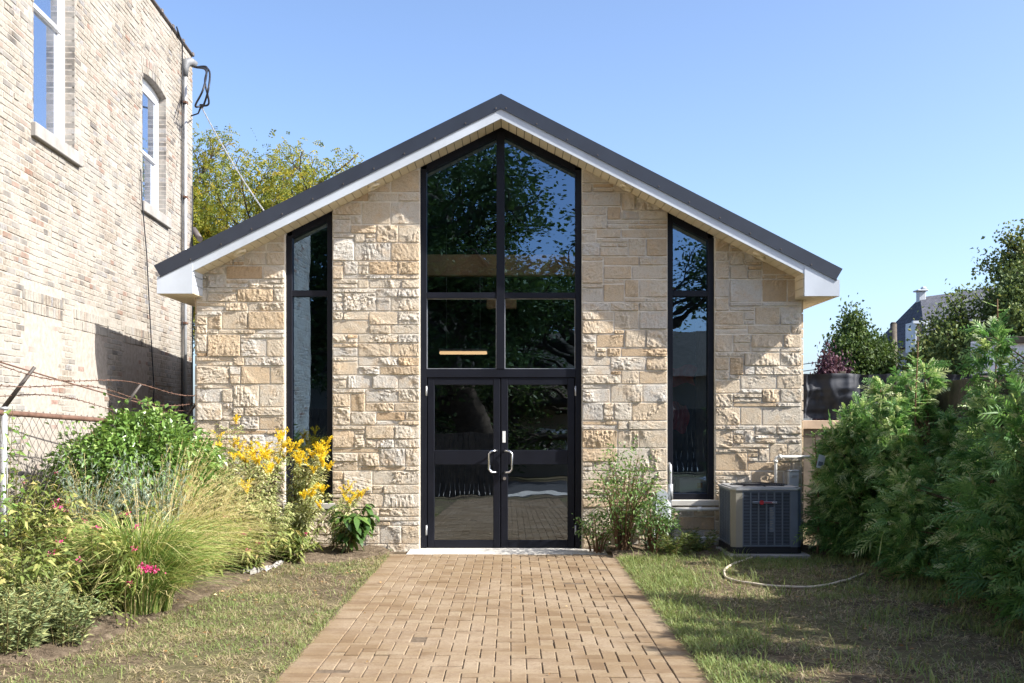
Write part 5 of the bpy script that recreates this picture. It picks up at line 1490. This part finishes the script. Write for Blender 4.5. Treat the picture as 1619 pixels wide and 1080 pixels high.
# ================================================================== FAR BUILDINGS AND POLE AT RIGHT
gz_ = empty('white_garage', (0, 0, 0), 0, 'low white painted brick garage behind the hedge at right', 'garage')
d = 21.0; c_ = PX(1540, 0, d); zt0 = PX(0, 545, d)[2]
gz_.location = (c_[0], c_[1], 0); gz_.rotation_euler = (0, 0, -math.atan(c_[0] / d) - .02)
mb = MB(); mb.box(0, 6, 0, 5, -.1, zt0); mb.build('wall', M['white_brick'], gz_)
mb = MB(); mb.box(-.05, 6.1, -.10, 5.1, zt0 + .001, zt0 + .13, .5, .01); mb.build('roof', M['wood_dark'], gz_)
mb = MB(); mb.box(-.06, .22, -.12, -.002, zt0 - .42, zt0 + .05, .5, .01); mb.build('bargeboard', M['white_metal'], gz_)
hs = empty('grey_roofed_house', (0, 0, 0), 0, 'distant house with steep grey shingle roof and small white vent', 'house')
d = 38.0; y0 = d - D0
def W(px, py, dd=d): v = PX(px, py, dd); return v[0], v[2]
xr_, zr_ = W(1482, 462); xl_, zl_ = W(1438, 548); xrr = xr_ + 7.5
mb = MB()
V = [(xl_, y0 - 1.5, zl_), (xrr + 1, y0 - 1.5, zl_), (xrr, y0 + 1.6, zr_ + 1.0), (xr_, y0 + 1.6, zr_), (xl_, y0 + 5, zl_), (xrr + 1, y0 + 5, zl_)]
mb.add(V[:4], [(0, 1, 2, 3)]); mb.add([V[0], V[3], V[4]], [(0, 1, 2)]); mb.add([V[3], V[2], V[5], V[4]], [(0, 1, 2, 3)]); mb.build('roof', M['shingle'], hs)
mb = MB(); mb.box(xl_ + .3, xrr + .7, y0 - 1.2, y0 + 4.7, -.1, zl_ + .02); mb.build('wall', M['pale_siding'], hs)
mb = MB(); mb.box(xl_ - .1, xrr + 1, y0 - 1.62, y0 - 1.5, zl_ - .12, zl_ + .06, .5, .02); mb.build('gutter', M['white_metal'], hs)
vt = MB(); vt.box(xr_ - .12, xr_ + .14, y0 + 1.4, y0 + 1.7, zr_ - .2, zr_ + .2, .5, .02); vt.box(xr_ - .2, xr_ + .2, y0 + 1.3, y0 + 1.8, zr_ + .2, zr_ + .26, .5, .02); vt.box(xr_ + .0, xr_ + .17, y0 + 1.4, y0 + 1.6, zr_ + .26, zr_ + .38, .5, .04); vt.build('vent', M['grey_paint'], hs)
x_, z_ = W(1449, 510, 36.0)
dm = MB(); dm.poly([(x_ - .10, z_ - .95), (x_ + .10, z_ - .95), (x_ + .10, z_), (x_ - .10, z_)], y0 - 2.2, y0 - 1.4); dm = dm.build('dormer', M['wood_pale'], hs)
mb = MB(); mb.poly([(x_ + .08, z_ - .8), (x_ + .14, z_ - .8), (x_ + .32, z_ + .03), (x_ - .24, z_ + .03), (x_ - .24, z_ - .06), (x_ + .19, z_ - .06)], y0 - 2.35, y0 - 2.21); mb.box(x_ - .15, x_ - .11, y0 - 2.3, y0 - 1.4, z_ - 1.0, z_); mb.build('dormer_trim', M['white_metal'], dm)
pl = empty('utility_pole', at(1412.5, 33, 0), 0, 'dark wooden pole stub beyond the hedge', 'utility pole')
zp = PX(0, 512, 33)[2]
mb = MB(); mb.tube([(0, 0, -.1), (.02, 0, zp * .5), (0, 0, zp)], [.12, .11, .10], 10); mb.build('pole', M['wood_dark'], pl)
mb = MB(); mb.tube([(0, 0, zp - .01), (0, 0, zp + .05)], [.105, .06], 10); mb.build('cap', M['wood_dark'], pl)
for py, lab in ((572, 'upper thin power line crossing the sky right of the stone wall'), (583, 'lower thin power line crossing the sky right of the stone wall')):
    mb = MB(); mb.tube(sag(PX(900, py + 12, 48), PX(1425, py - 22, 33.2), .5, 16), .014, 5); tag(mb.build('power_line', M['black_rubber'], None), lab, 'power line')

# ================================================================== WHAT THE GLASS REFLECTS, BEHIND THE CAMERA
tag(MB().box(-60, 60, -19.5, -17.2, -.028, -.008).build('pavement', M['pale_concrete']), kind='structure')
tag(MB().box(-60, 60, -29.0, -19.6, -.029, -.012).build('road', M['asphalt']), kind='structure')
spec5 = dict(h=3.6, trunk_r=.30, levels=4, n_child=[6, 5, 4, 3], ang=[.85, .75, .7, .7], lenf=[.75, .70, .68, .62], first=[.45, .3, .25, .2], leafy_from=2, up=.35)
tree('street_tree', (-1.0, -30, 0), np.random.default_rng(120), 'big spreading street tree mirrored in the tall entrance glass', 'oak', spec5, .12, .085, 13, .26, (0, .6), scale=(1.75, 1.5, 1), H=13.0)
tree('street_tree', (-8.6, -29, 0), np.random.default_rng(121), 'second street tree mirrored faintly beside the larger one', 'oak', spec5, .13, .09, 7, .26, (0, .6), H=10.5)
tree('street_tree', (7.2, -31, 0), np.random.default_rng(125), 'lower street tree mirrored in the right window', 'oak', spec5, .13, .09, 7, .26, (0, .6), scale=(1.7, 1.5, 1), H=10.5)
hd = empty('house_row', (0, -38, 0), 0, 'long low house across the street mirrored in the door glass', 'house')
mb = MB(); mb.box(-26, 22, -8, 0, -.1, 3.4); mb.build('wall', plain('tan_render', (.30, .24, .17), .8, 0, .1, .8), hd)
mb = MB(); mb.add([(-26.5, .5, 3.3), (22.5, .5, 3.3), (22, -4, 6.0), (-26, -4, 6.0), (22.5, -8.5, 3.3), (-26.5, -8.5, 3.3)], [(0, 1, 2, 3), (3, 2, 4, 5)]); mb.build('roof', M['wood_dark'], hd)
for x in np.arange(-24, 20, 4.2):
    mb = MB(); mb.box(x, x + 1.5, .0, .05, 1.0, 2.4); f = mb.build('window', M['vinyl_white'], hd); mb = MB(); mb.box(x + .1, x + 1.4, .051, .06, 1.1, 2.3); mb.build('pane', M['pane'], f)
for (xa, xb, lab) in ((-5.8, -.35, 'dark board fence mirrored in the left door'), (2.4, 7.5, 'dark board fence mirrored at the right of the doors')):
    fb_ = empty('street_fence', (xa, -16.4, 0), 0, lab, 'fence'); mb = MB(); x = 0.0
    while x < xb - xa:
        mb.box(x + .006, x + .134, 0, .02, .0, 1.75, .5, .003); x += .14
    mb.build('board_panel', M['wood_dark'], fb_)
    mb = MB(); mb.box(0, xb - xa, -.04, -.001, .3, .38); mb.box(0, xb - xa, -.04, -.001, 1.4, 1.48); mb.build('rail', M['wood_dark'], fb_)

# ================================================================== LIGHT, SKY, CAMERA
w = bpy.data.worlds.new('World'); S.world = w; w.use_nodes = True
nt = w.node_tree; nt.nodes.clear()
sky = nt.nodes.new('ShaderNodeTexSky'); sky.sky_type = 'NISHITA'; sky.sun_disc = False
sky.sun_elevation = math.asin(SUN.z); sky.sun_rotation = math.atan2(SUN.x, SUN.y)
sky.altitude = 0; sky.air_density = .7; sky.dust_density = 2.0; sky.ozone_density = 3.0
bg = nt.nodes.new('ShaderNodeBackground'); bg.inputs[1].default_value = 0.145
o_ = nt.nodes.new('ShaderNodeOutputWorld'); nt.links.new(sky.outputs[0], bg.inputs[0]); nt.links.new(bg.outputs[0], o_.inputs[0])
sl = bpy.data.lights.new('sun', 'SUN'); sl.energy = 5.0; sl.angle = math.radians(.53); sl.color = (1.0, .96, .90)
so = bpy.data.objects.new('sun', sl); COL.objects.link(so)
so.rotation_euler = SUN.to_track_quat('Z', 'Y').to_euler(); so.location = SUN * 40
cam = bpy.data.cameras.new('camera'); co = bpy.data.objects.new('camera', cam); COL.objects.link(co)
co.location = (0, -D0, CH); co.rotation_euler = (math.pi / 2, 0, 0)
cam.sensor_width = 36; cam.lens = F / 1619 * 36; cam.shift_y = (HZ - 540) / 1619; cam.clip_end = 2000; cam.clip_start = .05
S.camera = co
S.render.resolution_x, S.render.resolution_y = 1024, 683
S.view_settings.view_transform = 'Standard'; S.view_settings.look = 'None'; S.view_settings.gamma = 1; S.view_settings.exposure = 1.2
S.cycles.max_bounces = 8; S.cycles.transparent_max_bounces = 12; S.cycles.sample_clamp_indirect = 8
